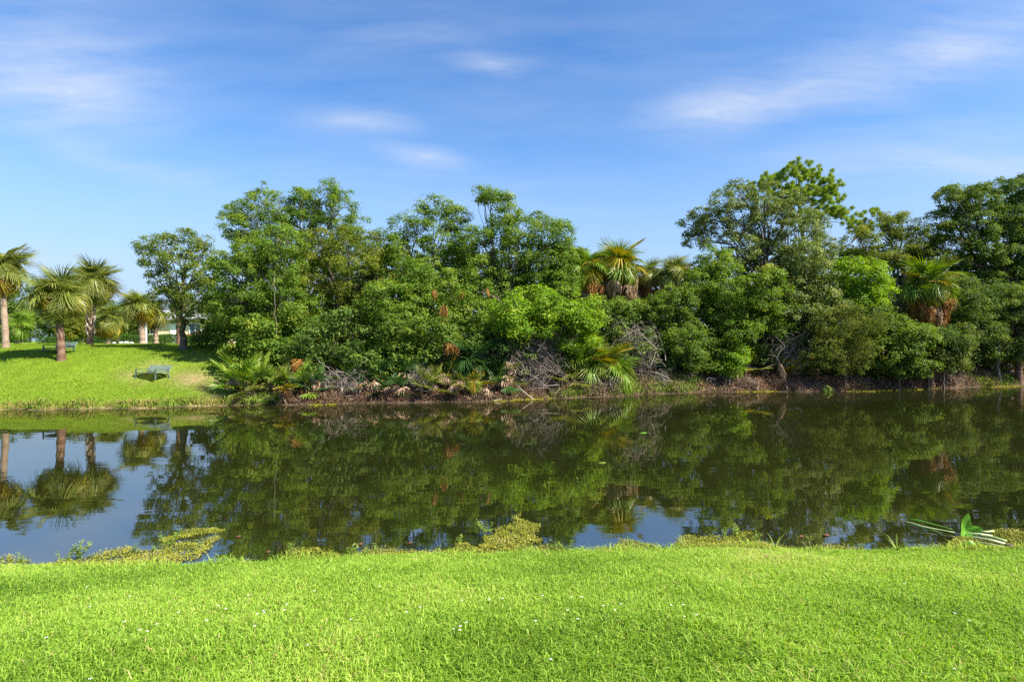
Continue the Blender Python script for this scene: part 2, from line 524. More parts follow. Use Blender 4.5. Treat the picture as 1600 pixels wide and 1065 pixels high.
dirt = np.maximum(bare(XX, YY), (np.abs(ZZ) < .10) * .8 * (YY > 12))
bed = (ZZ < .0) * 1.0
g = MB()
g.add(np.stack([XX, YY, ZZ], -1), quads)
mg = bpy.data.materials.new('ground_soil_and_turf')
mg.use_nodes = True
t = mg.node_tree
p = t.nodes['Principled BSDF']
p.inputs['Roughness'].default_value = .9
p.inputs['Specular IOR Level'].default_value = .15
geo = N(t, 'ShaderNodeNewGeometry')
n1 = setin(N(t, 'ShaderNodeTexNoise'), Scale=.5, Detail=6.0, Roughness=.65)
n2 = setin(N(t, 'ShaderNodeTexNoise'), Scale=9.0, Detail=6.0, Roughness=.7)
for n_ in (n1, n2):
    t.links.new(geo.outputs['Position'], n_.inputs['Vector'])
grassc = ramp(t, n1.outputs['Fac'], [(.3, (.085, .15, .010)), (.5, (.13, .21, .013)), (.7, (.19, .235, .022))])
grassf = ramp(t, n2.outputs['Fac'], [(.3, (.06, .105, .008)), (.6, (.15, .225, .014)), (.8, (.21, .235, .035))])
mg1 = N(t, 'ShaderNodeMix', data_type='RGBA')
mg1.inputs[0].default_value = .5
t.links.new(grassc, mg1.inputs[6])
t.links.new(grassf, mg1.inputs[7])
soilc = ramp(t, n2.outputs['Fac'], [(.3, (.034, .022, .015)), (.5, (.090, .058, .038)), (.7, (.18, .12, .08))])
dirtc = ramp(t, n2.outputs['Fac'], [(.3, (.13, .085, .045)), (.5, (.24, .17, .09)), (.7, (.33, .25, .13))])
aS = N(t, 'ShaderNodeAttribute', attribute_name='soil')
aD = N(t, 'ShaderNodeAttribute', attribute_name='dirt')
aB = N(t, 'ShaderNodeAttribute', attribute_name='bed')
m2 = N(t, 'ShaderNodeMix', data_type='RGBA')
dn = mathn(t, 'MULTIPLY', aD.outputs['Fac'], mathn(t, 'ADD', n2.outputs['Fac'], .5), clamp=True)
t.links.new(dn, m2.inputs[0])
t.links.new(mg1.outputs[2], m2.inputs[6])
t.links.new(dirtc, m2.inputs[7])
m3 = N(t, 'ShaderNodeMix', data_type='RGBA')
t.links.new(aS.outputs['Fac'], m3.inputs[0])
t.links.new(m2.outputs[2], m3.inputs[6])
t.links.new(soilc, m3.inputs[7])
m4 = N(t, 'ShaderNodeMix', data_type='RGBA')
t.links.new(aB.outputs['Fac'], m4.inputs[0])
t.links.new(m3.outputs[2], m4.inputs[6])
m4.inputs[7].default_value = (.03, .024, .012, 1)
t.links.new(m4.outputs[2], p.inputs['Base Color'])
bp = N(t, 'ShaderNodeBump')
setin(bp, Strength=.6, Distance=.05)
t.links.new(n2.outputs['Fac'], bp.inputs['Height'])
t.links.new(bp.outputs[0], p.inputs['Normal'])
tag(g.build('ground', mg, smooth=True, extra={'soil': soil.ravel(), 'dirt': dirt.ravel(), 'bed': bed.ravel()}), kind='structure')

# water sheet
w_ = MB()
wx = np.linspace(-80, 90, 60)
wy = np.linspace(4.4, 44, 30)
A, B = np.meshgrid(wx, wy)
ii = np.arange(A.size).reshape(A.shape)
w_.add(np.stack([A, B, 0 * A], -1), np.stack([ii[:-1, :-1], ii[:-1, 1:], ii[1:, 1:], ii[1:, :-1]], -1).reshape(-1, 4))
mw = bpy.data.materials.new('pond_water')
mw.use_nodes = True
t = mw.node_tree
t.nodes.clear()
o_ = N(t, 'ShaderNodeOutputMaterial')
geo = N(t, 'ShaderNodeNewGeometry')
mpw = N(t, 'ShaderNodeMapping')
mpw.inputs['Scale'].default_value = (.55, 1.5, 1)
t.links.new(geo.outputs['Position'], mpw.inputs[0])
r1 = setin(N(t, 'ShaderNodeTexNoise'), Scale=1.6, Detail=2.0, Roughness=.45)
r2 = setin(N(t, 'ShaderNodeTexNoise'), Scale=7.0, Detail=2.0)
for r_ in (r1, r2):
    t.links.new(mpw.outputs[0], r_.inputs['Vector'])
hgt = mathn(t, 'ADD', r1.outputs['Fac'], mathn(t, 'MULTIPLY', r2.outputs['Fac'], .10))
bmp = N(t, 'ShaderNodeBump')
setin(bmp, Strength=.4, Distance=.0045)
t.links.new(hgt, bmp.inputs['Height'])
dif = N(t, 'ShaderNodeBsdfDiffuse')
big = setin(N(t, 'ShaderNodeTexNoise'), Scale=.35, Detail=3.0)
t.links.new(geo.outputs['Position'], big.inputs['Vector'])
t.links.new(ramp(t, big.outputs['Fac'], [(.3, (.009, .012, .003)), (.7, (.016, .018, .004))]), dif.inputs[0])
gls = N(t, 'ShaderNodeBsdfGlossy')
gls.inputs['Roughness'].default_value = .012
gls.inputs['Color'].default_value = (1.0, .96, .93, 1)
fr = N(t, 'ShaderNodeFresnel')
fr.inputs['IOR'].default_value = 4.2
t.links.new(bmp.outputs[0], fr.inputs['Normal'])
t.links.new(bmp.outputs[0], gls.inputs['Normal'])
mx = N(t, 'ShaderNodeMixShader')
t.links.new(fr.outputs[0], mx.inputs[0])
t.links.new(dif.outputs[0], mx.inputs[1])
t.links.new(gls.outputs[0], mx.inputs[2])
t.links.new(mx.outputs[0], o_.inputs[0])
tag(w_.build('pond_water', mw), kind='structure')


# ------------------------------------------------------------------ grass
def blades(name, X, Y, H, Wd, mat, lean=.5, tint=None, kind='stuff', zoff=-.005, rng=RNG):
    n = len(X)
    Z = ground(X, Y) + zoff
    az = rng.random(n) * 2 * math.pi
    face = rng.random(n) * 2 * math.pi
    d = np.stack([np.cos(az), np.sin(az), np.zeros(n)], 1) * (lean * rng.random(n) ** .7)[:, None]
    sd_ = np.stack([np.cos(face), np.sin(face), np.zeros(n)], 1) * (Wd * .5)[:, None]
    b = np.stack([X, Y, Z], 1)
    up = np.array([0, 0, 1.0])
    h = H[:, None]
    mid = b + (up * .62 + d * .35) * h
    tip = b + (up * (1 - .25 * lean) + d * 1.0) * h
    V = np.stack([b - sd_ * .7, b + sd_ * .7, mid + sd_, mid - sd_, tip], 1).reshape(-1, 3)
    k = np.arange(n)[:, None] * 5
    mb = MB()
    if tint is None:
        tint = rng.random(n)
    mb.add(V, k + np.array([[0, 1, 2, 3]]), k + np.array([[3, 2, 4]]), np.repeat(tint, 5))
    return tag(mb.build(name, mat), kind=kind)


n = 640000
Y = RNG.uniform(2.0, 6.4, n)
X = (RNG.random(n) * 2 - 1) * (Y * .92 + 2.4)
keep = (Yn(X) - Y > -.03 + .05 * RNG.random(n)) & (RNG.random(n) < (Y * .92 + 2.4) / 8.3)
X, Y = X[keep], Y[keep]
patch = .5 + .5 * np.sin(X * 1.9 + 1.3 * np.sin(Y * 1.7)) * np.sin(Y * 2.1 + .8 * np.sin(X * 1.1))
fine = .5 + .5 * np.sin(X * 7.1 + 2 * np.sin(Y * 5.3)) * np.sin(Y * 8.3 + 2 * np.sin(X * 4.7))
H = RNG.uniform(.022, .052, len(X)) * np.interp(Y, [2.6, 3.8], [1.4, 1.0]) * (.85 + .35 * patch) * (.8 + .4 * fine) * np.where(RNG.random(len(X)) < .04, 1.5, 1)
shade_tone = .5 + .5 * np.sin(X * .8 + 2.0 * np.sin(Y * .9 + .4) + 1) * np.sin(Y * 1.25 + 1.2 * np.sin(X * .7))  # soft shade patches on the lawn, painted in as deeper-green blades
tint = np.clip(.02 + .66 * RNG.random(len(X)) + .22 * (patch - .5) + .42 * (shade_tone - .4) + .1 * (fine - .5) + (RNG.random(len(X)) < .07) * .5, 0, 1)
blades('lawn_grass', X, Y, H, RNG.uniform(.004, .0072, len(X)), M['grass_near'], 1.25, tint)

# longer ragged blades hanging over the near waterline
n = 5200
X = RNG.uniform(-7, 7, n)
cl_ = .5 + .5 * np.sin(X * 6.1 + 2 * np.sin(X * 2.3))
Y = Yn(X) - RNG.uniform(-.04, .22, n)
blades('edge_grass', X, Y, RNG.uniform(.05, .11, n) * (.6 + .7 * cl_), RNG.uniform(.004, .007, n), M['grass_near'], 1.1, np.clip(.2 + .7 * RNG.random(n), 0, 1))
# thin algae film along the near waterline
n = 60000
X = RNG.uniform(-8, 8, n)
d = np.abs(RNG.normal(0, .14, n))
gate = np.sin(X * 2.9 + 1.5 * np.sin(X * 1.3)) + .6 * np.sin(X * 7.7) + .8 * RNG.random(n) - d * 5
k = gate > .1
X, d = X[k], d[k]
mb = MB()
mb.leaves(np.stack([X, Yn(X) + d - .05, np.maximum(ground(X, Yn(X) + d - .05), 0) + RNG.uniform(.003, .02, len(X))], 1), np.stack([RNG.normal(0, .4, len(X)), RNG.normal(0, .4, len(X)), np.ones(len(X))], 1), RNG.uniform(.010, .026, len(X)), RNG.uniform(.005, .010, len(X)), RNG)
tag(mb.build('shore_algae', M['mat']), kind='stuff')

# clover flowers in the lawn
mb = MB()
fx = np.concatenate([RNG.uniform(-5, 5, 22), RNG.normal(-.1, .5, 14), RNG.normal(-1.9, .35, 14), RNG.normal(.6, .3, 6)])
fy = np.concatenate([RNG.uniform(2.8, 4.9, 22), RNG.normal(3.6, .25, 14), RNG.normal(3.5, .3, 14), RNG.normal(3.6, .2, 6)])
for x, y in zip(fx, fy):
    z = float(ground(x, y)) + RNG.uniform(.035, .055)
    k = 5
    a = RNG.random() * 6.28 + np.arange(k) / k * 6.283
    c = np.array([x, y, z]) + np.stack([np.cos(a), np.sin(a), np.full(k, .3)], 1) * .006
    mb.leaves(c, np.stack([np.cos(a) * .5, np.sin(a) * .5, np.ones(k)], 1), 0.0075, .0055, RNG, axis=np.stack([np.cos(a), np.sin(a), 0 * a], 1))
tag(mb.build('clover_flower_patch', M['flower']), kind='stuff')

# grass of the hill across the pond
n = 280000
X = RNG.uniform(-36, -7, n)
Y = RNG.uniform(17.2, 33, n)
d = Y - Yf(X)
keep = (d > .25) & (RNG.random(n) > forest_mask(X, Y) * 1.15) & (RNG.random(n) > bare(X, Y) * .85)
X, Y = X[keep], Y[keep]
patch = .5 + .5 * np.sin(X * .9 + 1.3 * np.sin(Y * .8)) * np.sin(Y * 1.1)
blades('hill_grass', X, Y, RNG.uniform(.03, .065, len(X)), RNG.uniform(.011, .021, len(X)), M['grass_far'], .9, np.clip(.15 + .6 * RNG.random(len(X)) + .15 * (patch - .5), 0, 1))

# rough grass along the far waterline, left
n = 9000
X = RNG.uniform(-34, -9.2, n)
d = np.abs(RNG.normal(.12, .16, n))
cl_ = .5 + .5 * np.sin(X * 3.1 + 2 * np.sin(X * 1.3))
blades('rough_bank_grass', X, Yf(X) + d, RNG.uniform(.08, .24, n) * (.6 + .6 * cl_), RNG.uniform(.014, .03, n), M['grass_dry'], .9, np.clip(.15 + .7 * RNG.random(n) - .2 * (cl_ - .5), 0, 1))
# green grass on the thicket bank
gp = [(985, 22, .55), (1062, 26, .6), (1570, 30, .4), (400, 30, .2), (900, 26, .2)]
Xs, Ys = [], []
for px, r, dd in gp:
    q = np.array([shore(px + k_, 0) for k_ in (-r, 0, r)])
    m_ = int(34 * r * dd / .4)
    x = RNG.normal(q[1][0], abs(q[2][0] - q[0][0]) / 2.6, m_)
    Xs.append(x)
    Ys.append(Yf(x) + np.abs(RNG.normal(.05, dd * .9, m_)))
X, Y = np.concatenate(Xs), np.concatenate(Ys)
blades('green_bank_grass', X, Y, RNG.uniform(.12, .34, len(X)), RNG.uniform(.014, .026, len(X)), M['grass_wet'], .8)

# leaf litter and straw on the bank under the thicket
n = 42000
X = RNG.uniform(-10.5, 28, n)
d = np.abs(RNG.normal(0, 1.5, n)) + .02
Y = Yf(X) + d
keep = RNG.random(n) < forest_mask(X, Y)
X, Y = X[keep], Y[keep]
mb = MB()
nl = np.stack([RNG.normal(0, .6, len(X)), RNG.normal(-.2, .6, len(X)), np.ones(len(X))], 1)
mb.leaves(np.stack([X, Y, ground(X, Y) + RNG.uniform(0, .09, len(X))], 1), nl, RNG.uniform(.05, .2, len(X)), RNG.uniform(.015, .05, len(X)), RNG, tint=RNG.random(len(X)) * np.interp(X, [0, 6], [.5, 1.0]))
tag(mb.build('leaf_litter', M['litter']), kind='stuff')
# dead frond strips and straw hanging down the bank
n = 24000
X = RNG.uniform(-9.6, 28, n)
d = np.abs(RNG.normal(.3, .6, n))
cl_ = .5 + .5 * np.sin(X * 2.7 + 2 * np.sin(X * 1.1 + d))
keep = RNG.random(n) < .25 + .75 * cl_
X, d, cl_ = X[keep], d[keep], cl_[keep]
blades('bank_straw', X, Yf(X) + d, RNG.uniform(.10, .42, len(X)) * (.5 + .7 * cl_), RNG.uniform(.009, .024, len(X)), M['straw'], 1.5, np.clip(RNG.random(len(X)), 0, 1))
# yellow scum along the far waterline
mb = MB()
for px, r, wd in [(505, 24, .12), (815, 50, .2), (1185, 40, .14), (1350, 34, .26), (1420, 46, .16), (1570, 38, .3)]:
    x0, x1 = shore(px - r, 0)[0], shore(px + r, 0)[0]
    m_ = int(1300 * r / 40 * max(wd, .08) / .15)
    x = RNG.triangular(x0, (x0 + x1) / 2, x1, m_)
    x = x[np.sin(x * 9) + np.sin(x * 23 + 1) > -.9]
    m_ = len(x)
    y = Yf(x) - RNG.normal(.02, wd * .7, m_)
    mb.leaves(np.stack([x, y, np.maximum(ground(x, y), 0) + RNG.uniform(.004, .035, m_)], 1), np.stack([RNG.normal(0, .4, m_), RNG.normal(-.2, .4, m_), np.ones(m_)], 1), RNG.uniform(.03, .07, m_), RNG.uniform(.02, .04, m_), RNG)
tag(mb.build('waterline_scum', M['scum']), kind='stuff')

# ------------------------------------------------------------------ broadleaf trees and shrubs
def crown(mb, lobes, base, rng, leaf=(.11, .06), dens=1.0, clump=.34, per=105, spread=(.45, 1.0), centres=None, upbias=.35):
    for (c, r) in lobes:
        rm = float(np.mean(r))
        nc = max(6, int(34 * dens * rm ** 2 * (.34 / clump) ** 2 + 5))
        dr = nrm(rng.normal(size=(nc, 3)) + [0, 0, .12])
        rad = spread[0] + (spread[1] - spread[0]) * rng.random(nc) ** .4
        out_ = rng.random(nc) < .16
        rad = np.where(out_, rad * rng.uniform(1.12, 1.42, nc), rad)
        cc = c + dr * r * rad[:, None]
        cr = clump * rng.uniform(.6, 1.35, nc) * np.where(out_, .62, 1.0)
        ct = rng.normal(0, .17, nc)
        if centres is not None:
            centres.append((c, r, cc))
        m = per
        sq = rng.uniform(.5, .85, nc)
        dv = nrm(rng.normal(size=(nc, m, 3)) + np.array([0, 0, .45]) + dr[:, None] * .5)
        rr = rng.random((nc, m, 1)) ** .33 * (1 + .18 * rng.normal(size=(nc, m, 1)))
        pos = cc[:, None] + dv * rr * cr[:, None, None] * np.stack([np.ones(nc), np.ones(nc), sq], 1)[:, None]
        outw = dv * .75 + np.array([0, 0, upbias]) + rng.normal(size=(nc, m, 3)) * .38
        lim = np.clip(m * (cr / clump) ** 2 / 1.15, 14, m)
        ok = (pos[..., 2] > (base[2] + .03)) & (np.arange(m)[None] < lim[:, None])
        tint = np.clip(.14 + .58 * rng.random((nc, m)) + ct[:, None], 0, 1)
        k = rng.uniform(.7, 1.3, (nc, m))
        mb.leaves(pos[ok], outw[ok], leaf[0] * k[ok], leaf[1] * k[ok], rng, tint=tint[ok])


def limb_curve(a, b, rng, n=7, sag=.12):
    t_ = np.linspace(0, 1, n)[:, None]
    L = np.linalg.norm(b - a)
    off = np.array([rng.normal() * .5, rng.normal() * .5, abs(rng.normal()) * .6]) * sag * L
    return a + (b - a) * t_ + off * np.sin(t_ * math.pi) + rng.normal(size=(n, 3)) * .012 * L * np.sin(t_ * math.pi)


def tree(name, label, cat, group, px, D, lobes, mat, leaf=(.092, .048), dens=1.0, clump=.34, per=150, tr=.14, seed=1, trunk_top=.45, lean=0., base=None, spread=(.45, 1.0),
         part=('trunk', 'limb', 'crown'), bark='bark', twigs=7, upbias=.35):
    rng = np.random.default_rng(seed)
    b = G(px, D) if base is None else np.asarray(base, float)
    e = empty(name, b, label, cat, group)
    wl = []
    for L in lobes:
        lx, ly, rx, rz = L[:4]
        dD = L[4] if len(L) > 4 else rng.uniform(-.5, .5)
        dd = D + dD
        wl.append((P(lx, ly, dd), np.array([rx * dd / F, (rx + rz) / 2 * dd / F, rz * dd / F])))
    cen = np.mean([c for c, r in wl], axis=0)
    top = max(c[2] for c, r in wl)
    tt = np.array([b[0] * .45 + cen[0] * .55 + lean, b[1] * .5 + cen[1] * .5, b[2] + (top - b[2]) * trunk_top])
    n = 9
    s_ = np.linspace(0, 1, n)[:, None]
    path = b + (tt - b) * s_ + rng.normal(size=(n, 3)) * np.array([1, 1, 0]) * tr * .35 * np.sin(s_ * math.pi)
    path[0, 2] -= .15
    rad = tr * (1 - .45 * s_[:, 0])
    rad[0] *= 1.5
    rad[1] *= 1.12
    mb = MB()
    mb.tube(path, rad, 10)
    mb.build(part[0], M[bark], e, origin=b, smooth=True)
    cents = []
    mc = MB()
    crown(mc, wl, b, rng, leaf, dens, clump, per, spread, cents, upbias)
    for (c, r, cc) in cents:
        ml = MB()
        st = path[int(rng.integers(max(2, n // 2), n))]
        lr = max(.018, tr * .42 * min(1, float(np.mean(r)) / 1.0))
        pts = limb_curve(st, c, rng)
        ml.tube(pts, np.linspace(lr, lr * .35, len(pts)), 6)
        for q in cc[:twigs]:
            s0 = pts[int(rng.integers(3, len(pts)))]
            tp = limb_curve(s0, c + (q - c) * .97, rng, 5, .2)
            ml.tube(tp, np.linspace(lr * .38, .006, 5), 4, cap=False)
        ml.build(part[1], M[bark], e, origin=b)
    mc.build(part[2], M[mat], e, origin=b)
    return e


TH = 'trees of the thicket across the pond'
tree('oak_tree', 'tall dark oak rising at the back of the thicket, left of centre', 'tree', TH, 470, 29,
     [(362, 352, 22, 24), (378, 330, 26, 24), (410, 318, 30, 24), (440, 330, 30, 28), (470, 318, 24, 24), (500, 312, 30, 24), (530, 328, 24, 26), (512, 296, 14, 12), (470, 355, 50, 30), (520, 365, 34, 30), (385, 360, 30, 28), (560, 360, 26, 24), (440, 400, 60, 40), (540, 410, 50, 40)], 'oak', seed=11, dens=.95, tr=.2)
tree('oak_tree', 'broad leafy oak at the left end of the thicket, overhanging the lawn', 'tree', TH, 440, 24.2,
     [(352, 420, 26, 26), (395, 392, 38, 30), (440, 378, 40, 28), (382, 430, 42, 38), (430, 430, 48, 42), (352, 468, 30, 30), (400, 480, 46, 38), (450, 478, 46, 40), (365, 505, 34, 26), (420, 520, 46, 32), (475, 500, 40, 36), (395, 545, 40, 24, -.8), (440, 556, 40, 24, -1)], 'oak', seed=12, tr=.2, dens=1.05)
tree('oak_tree', 'olive green oak behind the slanting dead branch in the left thicket', 'tree', TH, 540, 25.0,
     [(500, 390, 36, 30), (545, 385, 34, 30), (580, 395, 28, 30), (510, 430, 42, 36), (560, 435, 44, 36), (530, 475, 46, 36), (580, 478, 40, 36), (500, 520, 36, 30), (550, 525, 44, 32), (595, 440, 30, 32)], 'oak_olive', seed=13, dens=.85, tr=.17)
tree('oak_tree', 'feathery oak with pointed tops and bare twigs, just left of centre', 'tree', TH, 650, 25.5,
     [(630, 362, 24, 22), (655, 338, 20, 18), (690, 328, 24, 20), (712, 342, 18, 20), (608, 385, 24, 24), (640, 395, 38, 32), (690, 380, 36, 32), (615, 425, 36, 34), (665, 432, 42, 36), (720, 410, 34, 36), (650, 470, 40, 34)], 'oak', seed=14, dens=.95, tr=.17)
tree('oak_tree', 'central green oak with a tufted top standing highest in the middle', 'tree', TH, 790, 25.5,
     [(770, 316, 26, 17), (756, 303, 12, 11), (795, 318, 16, 14), (742, 372, 28, 22), (782, 362, 26, 26), (815, 358, 34, 28), (850, 362, 34, 28), (878, 372, 20, 26), (752, 410, 40, 34), (800, 410, 44, 38), (850, 415, 44, 38), (885, 420, 26, 40), (775, 460, 42, 36), (830, 460, 44, 34), (730, 450, 34, 34)], 'oak', seed=15, dens=1.05, tr=.2)
tree('leafy_tree', 'dense low tree whose glossy branches hang above the dead twigs, left of centre', 'tree', TH, 610, 22.8,
     [(585, 520, 36, 30), (630, 505, 40, 32), (610, 550, 40, 24), (570, 560, 34, 24), (645, 545, 34, 24), (605, 465, 36, 28), (650, 468, 30, 28), (595, 582, 34, 18, -.5), (640, 580, 34, 18, -.5)], 'oak', seed=16, leaf=(.10, .055), dens=1.15, tr=.1)
tree('leafy_tree', 'green tree around the hanging orange fronds in the centre', 'tree', TH, 715, 23.6,
     [(670, 500, 28, 26), (715, 500, 24, 20), (745, 495, 34, 28), (735, 535, 36, 24), (660, 540, 26, 24), (770, 520, 34, 28), (700, 450, 36, 26), (650, 430, 30, 26), (760, 545, 30, 22)], 'oak', seed=17, leaf=(.10, .055), dens=1.1, tr=.1)
tree('leafy_shrub', 'bright yellow-green bush right of centre above the grey twigs', 'shrub', TH, 850, 22.4,
     [(800, 482, 34, 22), (840, 476, 38, 26), (880, 490, 32, 28), (820, 508, 38, 22), (865, 515, 34, 22), (905, 520, 28, 34), (915, 490, 22, 26)], 'oak_bright', seed=18, leaf=(.11, .06), dens=1.25, tr=.07, part=('stem', 'branch', 'foliage'))
tree('leafy_shrub', 'dark green shrub below the yellow cabbage palms', 'shrub', TH, 1000, 25.2,
     [(940, 492, 34, 20), (980, 490, 38, 22), (1020, 490, 38, 24), (940, 498, 26, 20), (985, 495, 34, 18), (1050, 505, 30, 28), (1060, 470, 30, 26), (1075, 540, 30, 28)], 'shrub', seed=19, leaf=(.10, .055), dens=1.15, tr=.07, part=('stem', 'branch', 'foliage'))
tree('leafy_shrub', 'dark leafy shrub tucked against the left side of the yellow palms', 'shrub', TH, 895, 25.4,
     [(878, 410, 20, 28), (872, 440, 24, 30), (875, 465, 28, 30), (912, 488, 26, 20)], 'oak', seed=20, leaf=(.10, .055), dens=1.1, tr=.07, part=('stem', 'branch', 'foliage'))
tree('oak_tree', 'tall grey-green oak in front of the pine, right of centre', 'tree', TH, 1205, 28,
     [(1082, 352, 22, 16), (1105, 340, 22, 18), (1090, 375, 24, 14), (1128, 310, 18, 18), (1122, 345, 24, 22), (1155, 305, 24, 22), (1160, 345, 30, 28), (1195, 310, 28, 26), (1200, 350, 36, 30), (1235, 325, 30, 28), (1245, 365, 34, 30), (1275, 352, 18, 24), (1285, 390, 22, 28), (1150, 390, 34, 26), (1200, 400, 38, 30), (1250, 410, 32, 28)], 'oak_grey', seed=21, leaf=(.105, .05), dens=1.05, clump=.27, per=80, tr=.2, trunk_top=.6)
tree('leafy_tree', 'rounded dark tree under the tall oak, right of centre', 'tree', TH, 1150, 26,
     [(1110, 440, 34, 28), (1150, 450, 40, 28), (1195, 450, 38, 30), (1130, 480, 40, 26), (1180, 490, 40, 28), (1120, 415, 30, 26), (1215, 500, 34, 30), (1090, 470, 28, 26), (1150, 520, 34, 20)], 'oak', seed=22, leaf=(.10, .055), dens=1.1, tr=.12)
tree('leafy_tree', 'grey-green bushy tree directly below the leaning pine branch', 'tree', TH, 1265, 26.5,
     [(1245, 450, 34, 30), (1285, 440, 28, 30), (1250, 490, 36, 30), (1290, 485, 32, 32), (1235, 530, 32, 24), (1275, 530, 34, 26), (1250, 400, 24, 26)], 'oak_grey', seed=23, leaf=(.11, .06), dens=1.1, tr=.12)
tree('leafy_shrub', 'lime green shrub to the left of the dead-skirted fan palm', 'shrub', TH, 1330, 26.8,
     [(1325, 420, 26, 24), (1350, 430, 28, 26), (1310, 450, 28, 26), (1345, 465, 34, 30), (1370, 450, 20, 26)], 'oak_bright', seed=24, leaf=(.11, .055), dens=1.05, tr=.06, part=('stem', 'branch', 'foliage'))
tree('leafy_shrub', 'pale olive shrub hanging over the right bank', 'shrub', TH, 1320, 25.4,
     [(1310, 505, 32, 26), (1345, 510, 32, 28), (1300, 540, 30, 22), (1340, 548, 32, 20), (1285, 562, 26, 18), (1320, 565, 34, 16), (1350, 566, 26, 12)], 'shrub_olive', seed=25, leaf=(.10, .03), dens=1.15, tr=.05, part=('stem', 'branch', 'foliage'), upbias=.1)
tree('leafy_shrub', 'rounded mid green bush beside the water at right', 'shrub', TH, 1405, 25.8,
     [(1385, 520, 30, 22), (1420, 530, 34, 24), (1395, 555, 36, 22), (1430, 565, 26, 20), (1385, 572, 30, 14), (1415, 574, 30, 12), (1380, 500, 26, 20)], 'shrub', seed=26, leaf=(.12, .065), dens=1.25, tr=.05, part=('stem', 'branch', 'foliage'))
tree('leafy_shrub', 'small pale-twigged bush in front of the fan palm skirt', 'shrub', TH, 1475, 26.6,
     [(1460, 535, 22, 20), (1485, 545, 26, 20), (1465, 565, 26, 18), (1500, 530, 18, 20), (1480, 570, 30, 10), (1450, 568, 22, 10)], 'shrub_olive', seed=27, leaf=(.11, .06), dens=1.1, tr=.05, part=('stem', 'branch', 'foliage'))
tree('leafy_shrub', 'light green little bush under the dark hollow, right of centre', 'shrub', TH, 1140, 25.0,
     [(1128, 562, 18, 14), (1148, 560, 16, 16), (1140, 580, 18, 8)], 'oak_bright', seed=28, leaf=(.10, .06), dens=1.3, tr=.03, part=('stem', 'branch', 'foliage'))
tree('oak_tree', 'olive oak behind the fan palm, right of the pine branch', 'tree', TH, 1400, 30,
     [(1345, 378, 28, 22), (1378, 360, 28, 24), (1410, 355, 28, 24), (1440, 372, 28, 24), (1465, 355, 24, 24), (1370, 400, 36, 26), (1415, 400, 38, 28), (1455, 410, 30, 28), (1345, 410, 26, 24), (1480, 400, 26, 30)], 'oak_olive', seed=29, dens=1.0, tr=.18)
tree('oak_tree', 'spreading dark oak filling the far right edge', 'tree', TH, 1570, 29.5,
     [(1478, 305, 18, 14), (1500, 318, 22, 22), (1530, 312, 26, 22), (1565, 300, 34, 22), (1600, 300, 34, 24), (1545, 345, 40, 30), (1595, 345, 40, 32), (1510, 360, 36, 30), (1560, 390, 44, 34), (1610, 400, 44, 40), (1520, 410, 38, 30), (1575, 440, 44, 32), (1640, 340, 44, 40), (1660, 420, 50, 50), (1530, 455, 34, 26)], 'oak_dark', seed=30, dens=1.0, tr=.24, leaf=(.12, .055))
tree('oak_tree', 'oak beyond the right end of the thicket, at the picture edge', 'tree', TH, 1720, 31,
     [(1690, 330, 50, 40), (1740, 350, 60, 50), (1700, 420, 60, 50), (1690, 500, 60, 50)], 'oak_dark', seed=31, dens=.8, tr=.24)
tree('leafy_tree', 'dark low tree in the shade below the far right oak', 'tree', TH, 1560, 28.0,
     [(1515, 478, 34, 26), (1560, 470, 36, 26), (1605, 478, 36, 28), (1530, 515, 36, 24), (1580, 515, 40, 26), (1510, 548, 30, 18), (1560, 550, 36, 18), (1605, 545, 34, 22), (1500, 450, 26, 24), (1630, 510, 34, 30)], 'oak_dark', seed=32, dens=1.2, tr=.1)
tree('leafy_shrub', 'dark bush covering the foot of the dead-skirted fan palm', 'shrub', TH, 1450, 26.2,
     [(1430, 528, 26, 18), (1462, 530, 26, 16), (1445, 545, 26, 18), (1490, 525, 22, 16)], 'oak_dark', seed=33, dens=1.2, tr=.05, part=('stem', 'branch', 'foliage'))
tree('leafy_shrub', 'mid green shrub between the purple-grey brush and the rounded dark tree', 'shrub', TH, 1080, 25.2,
     [(1062, 530, 24, 20), (1090, 535, 24, 22), (1075, 560, 26, 16), (1100, 565, 20, 14)], 'shrub', seed=34, dens=1.2, tr=.05, part=('stem', 'branch', 'foliage'))
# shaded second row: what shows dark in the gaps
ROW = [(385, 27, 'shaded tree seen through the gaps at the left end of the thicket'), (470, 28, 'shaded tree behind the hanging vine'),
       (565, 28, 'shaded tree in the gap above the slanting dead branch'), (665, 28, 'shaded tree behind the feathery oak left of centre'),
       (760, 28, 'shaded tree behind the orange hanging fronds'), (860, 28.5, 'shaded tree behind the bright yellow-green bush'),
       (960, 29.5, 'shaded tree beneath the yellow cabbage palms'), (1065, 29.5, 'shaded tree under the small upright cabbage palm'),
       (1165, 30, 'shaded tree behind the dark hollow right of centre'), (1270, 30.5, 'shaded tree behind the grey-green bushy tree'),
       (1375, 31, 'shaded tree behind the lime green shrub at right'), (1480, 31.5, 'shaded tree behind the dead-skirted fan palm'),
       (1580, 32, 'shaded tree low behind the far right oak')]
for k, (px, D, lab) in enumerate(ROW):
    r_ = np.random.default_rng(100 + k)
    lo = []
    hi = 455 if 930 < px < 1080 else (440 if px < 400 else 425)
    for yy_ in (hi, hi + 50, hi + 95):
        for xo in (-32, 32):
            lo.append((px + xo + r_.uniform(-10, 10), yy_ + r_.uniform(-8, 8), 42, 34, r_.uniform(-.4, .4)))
    tree('shaded_tree', lab, 'tree', 'shaded trees inside the thicket', px, D, lo, 'oak_dark', seed=200 + k, dens=.9, leaf=(.17, .10), clump=.45, per=70, tr=.11, twigs=3)
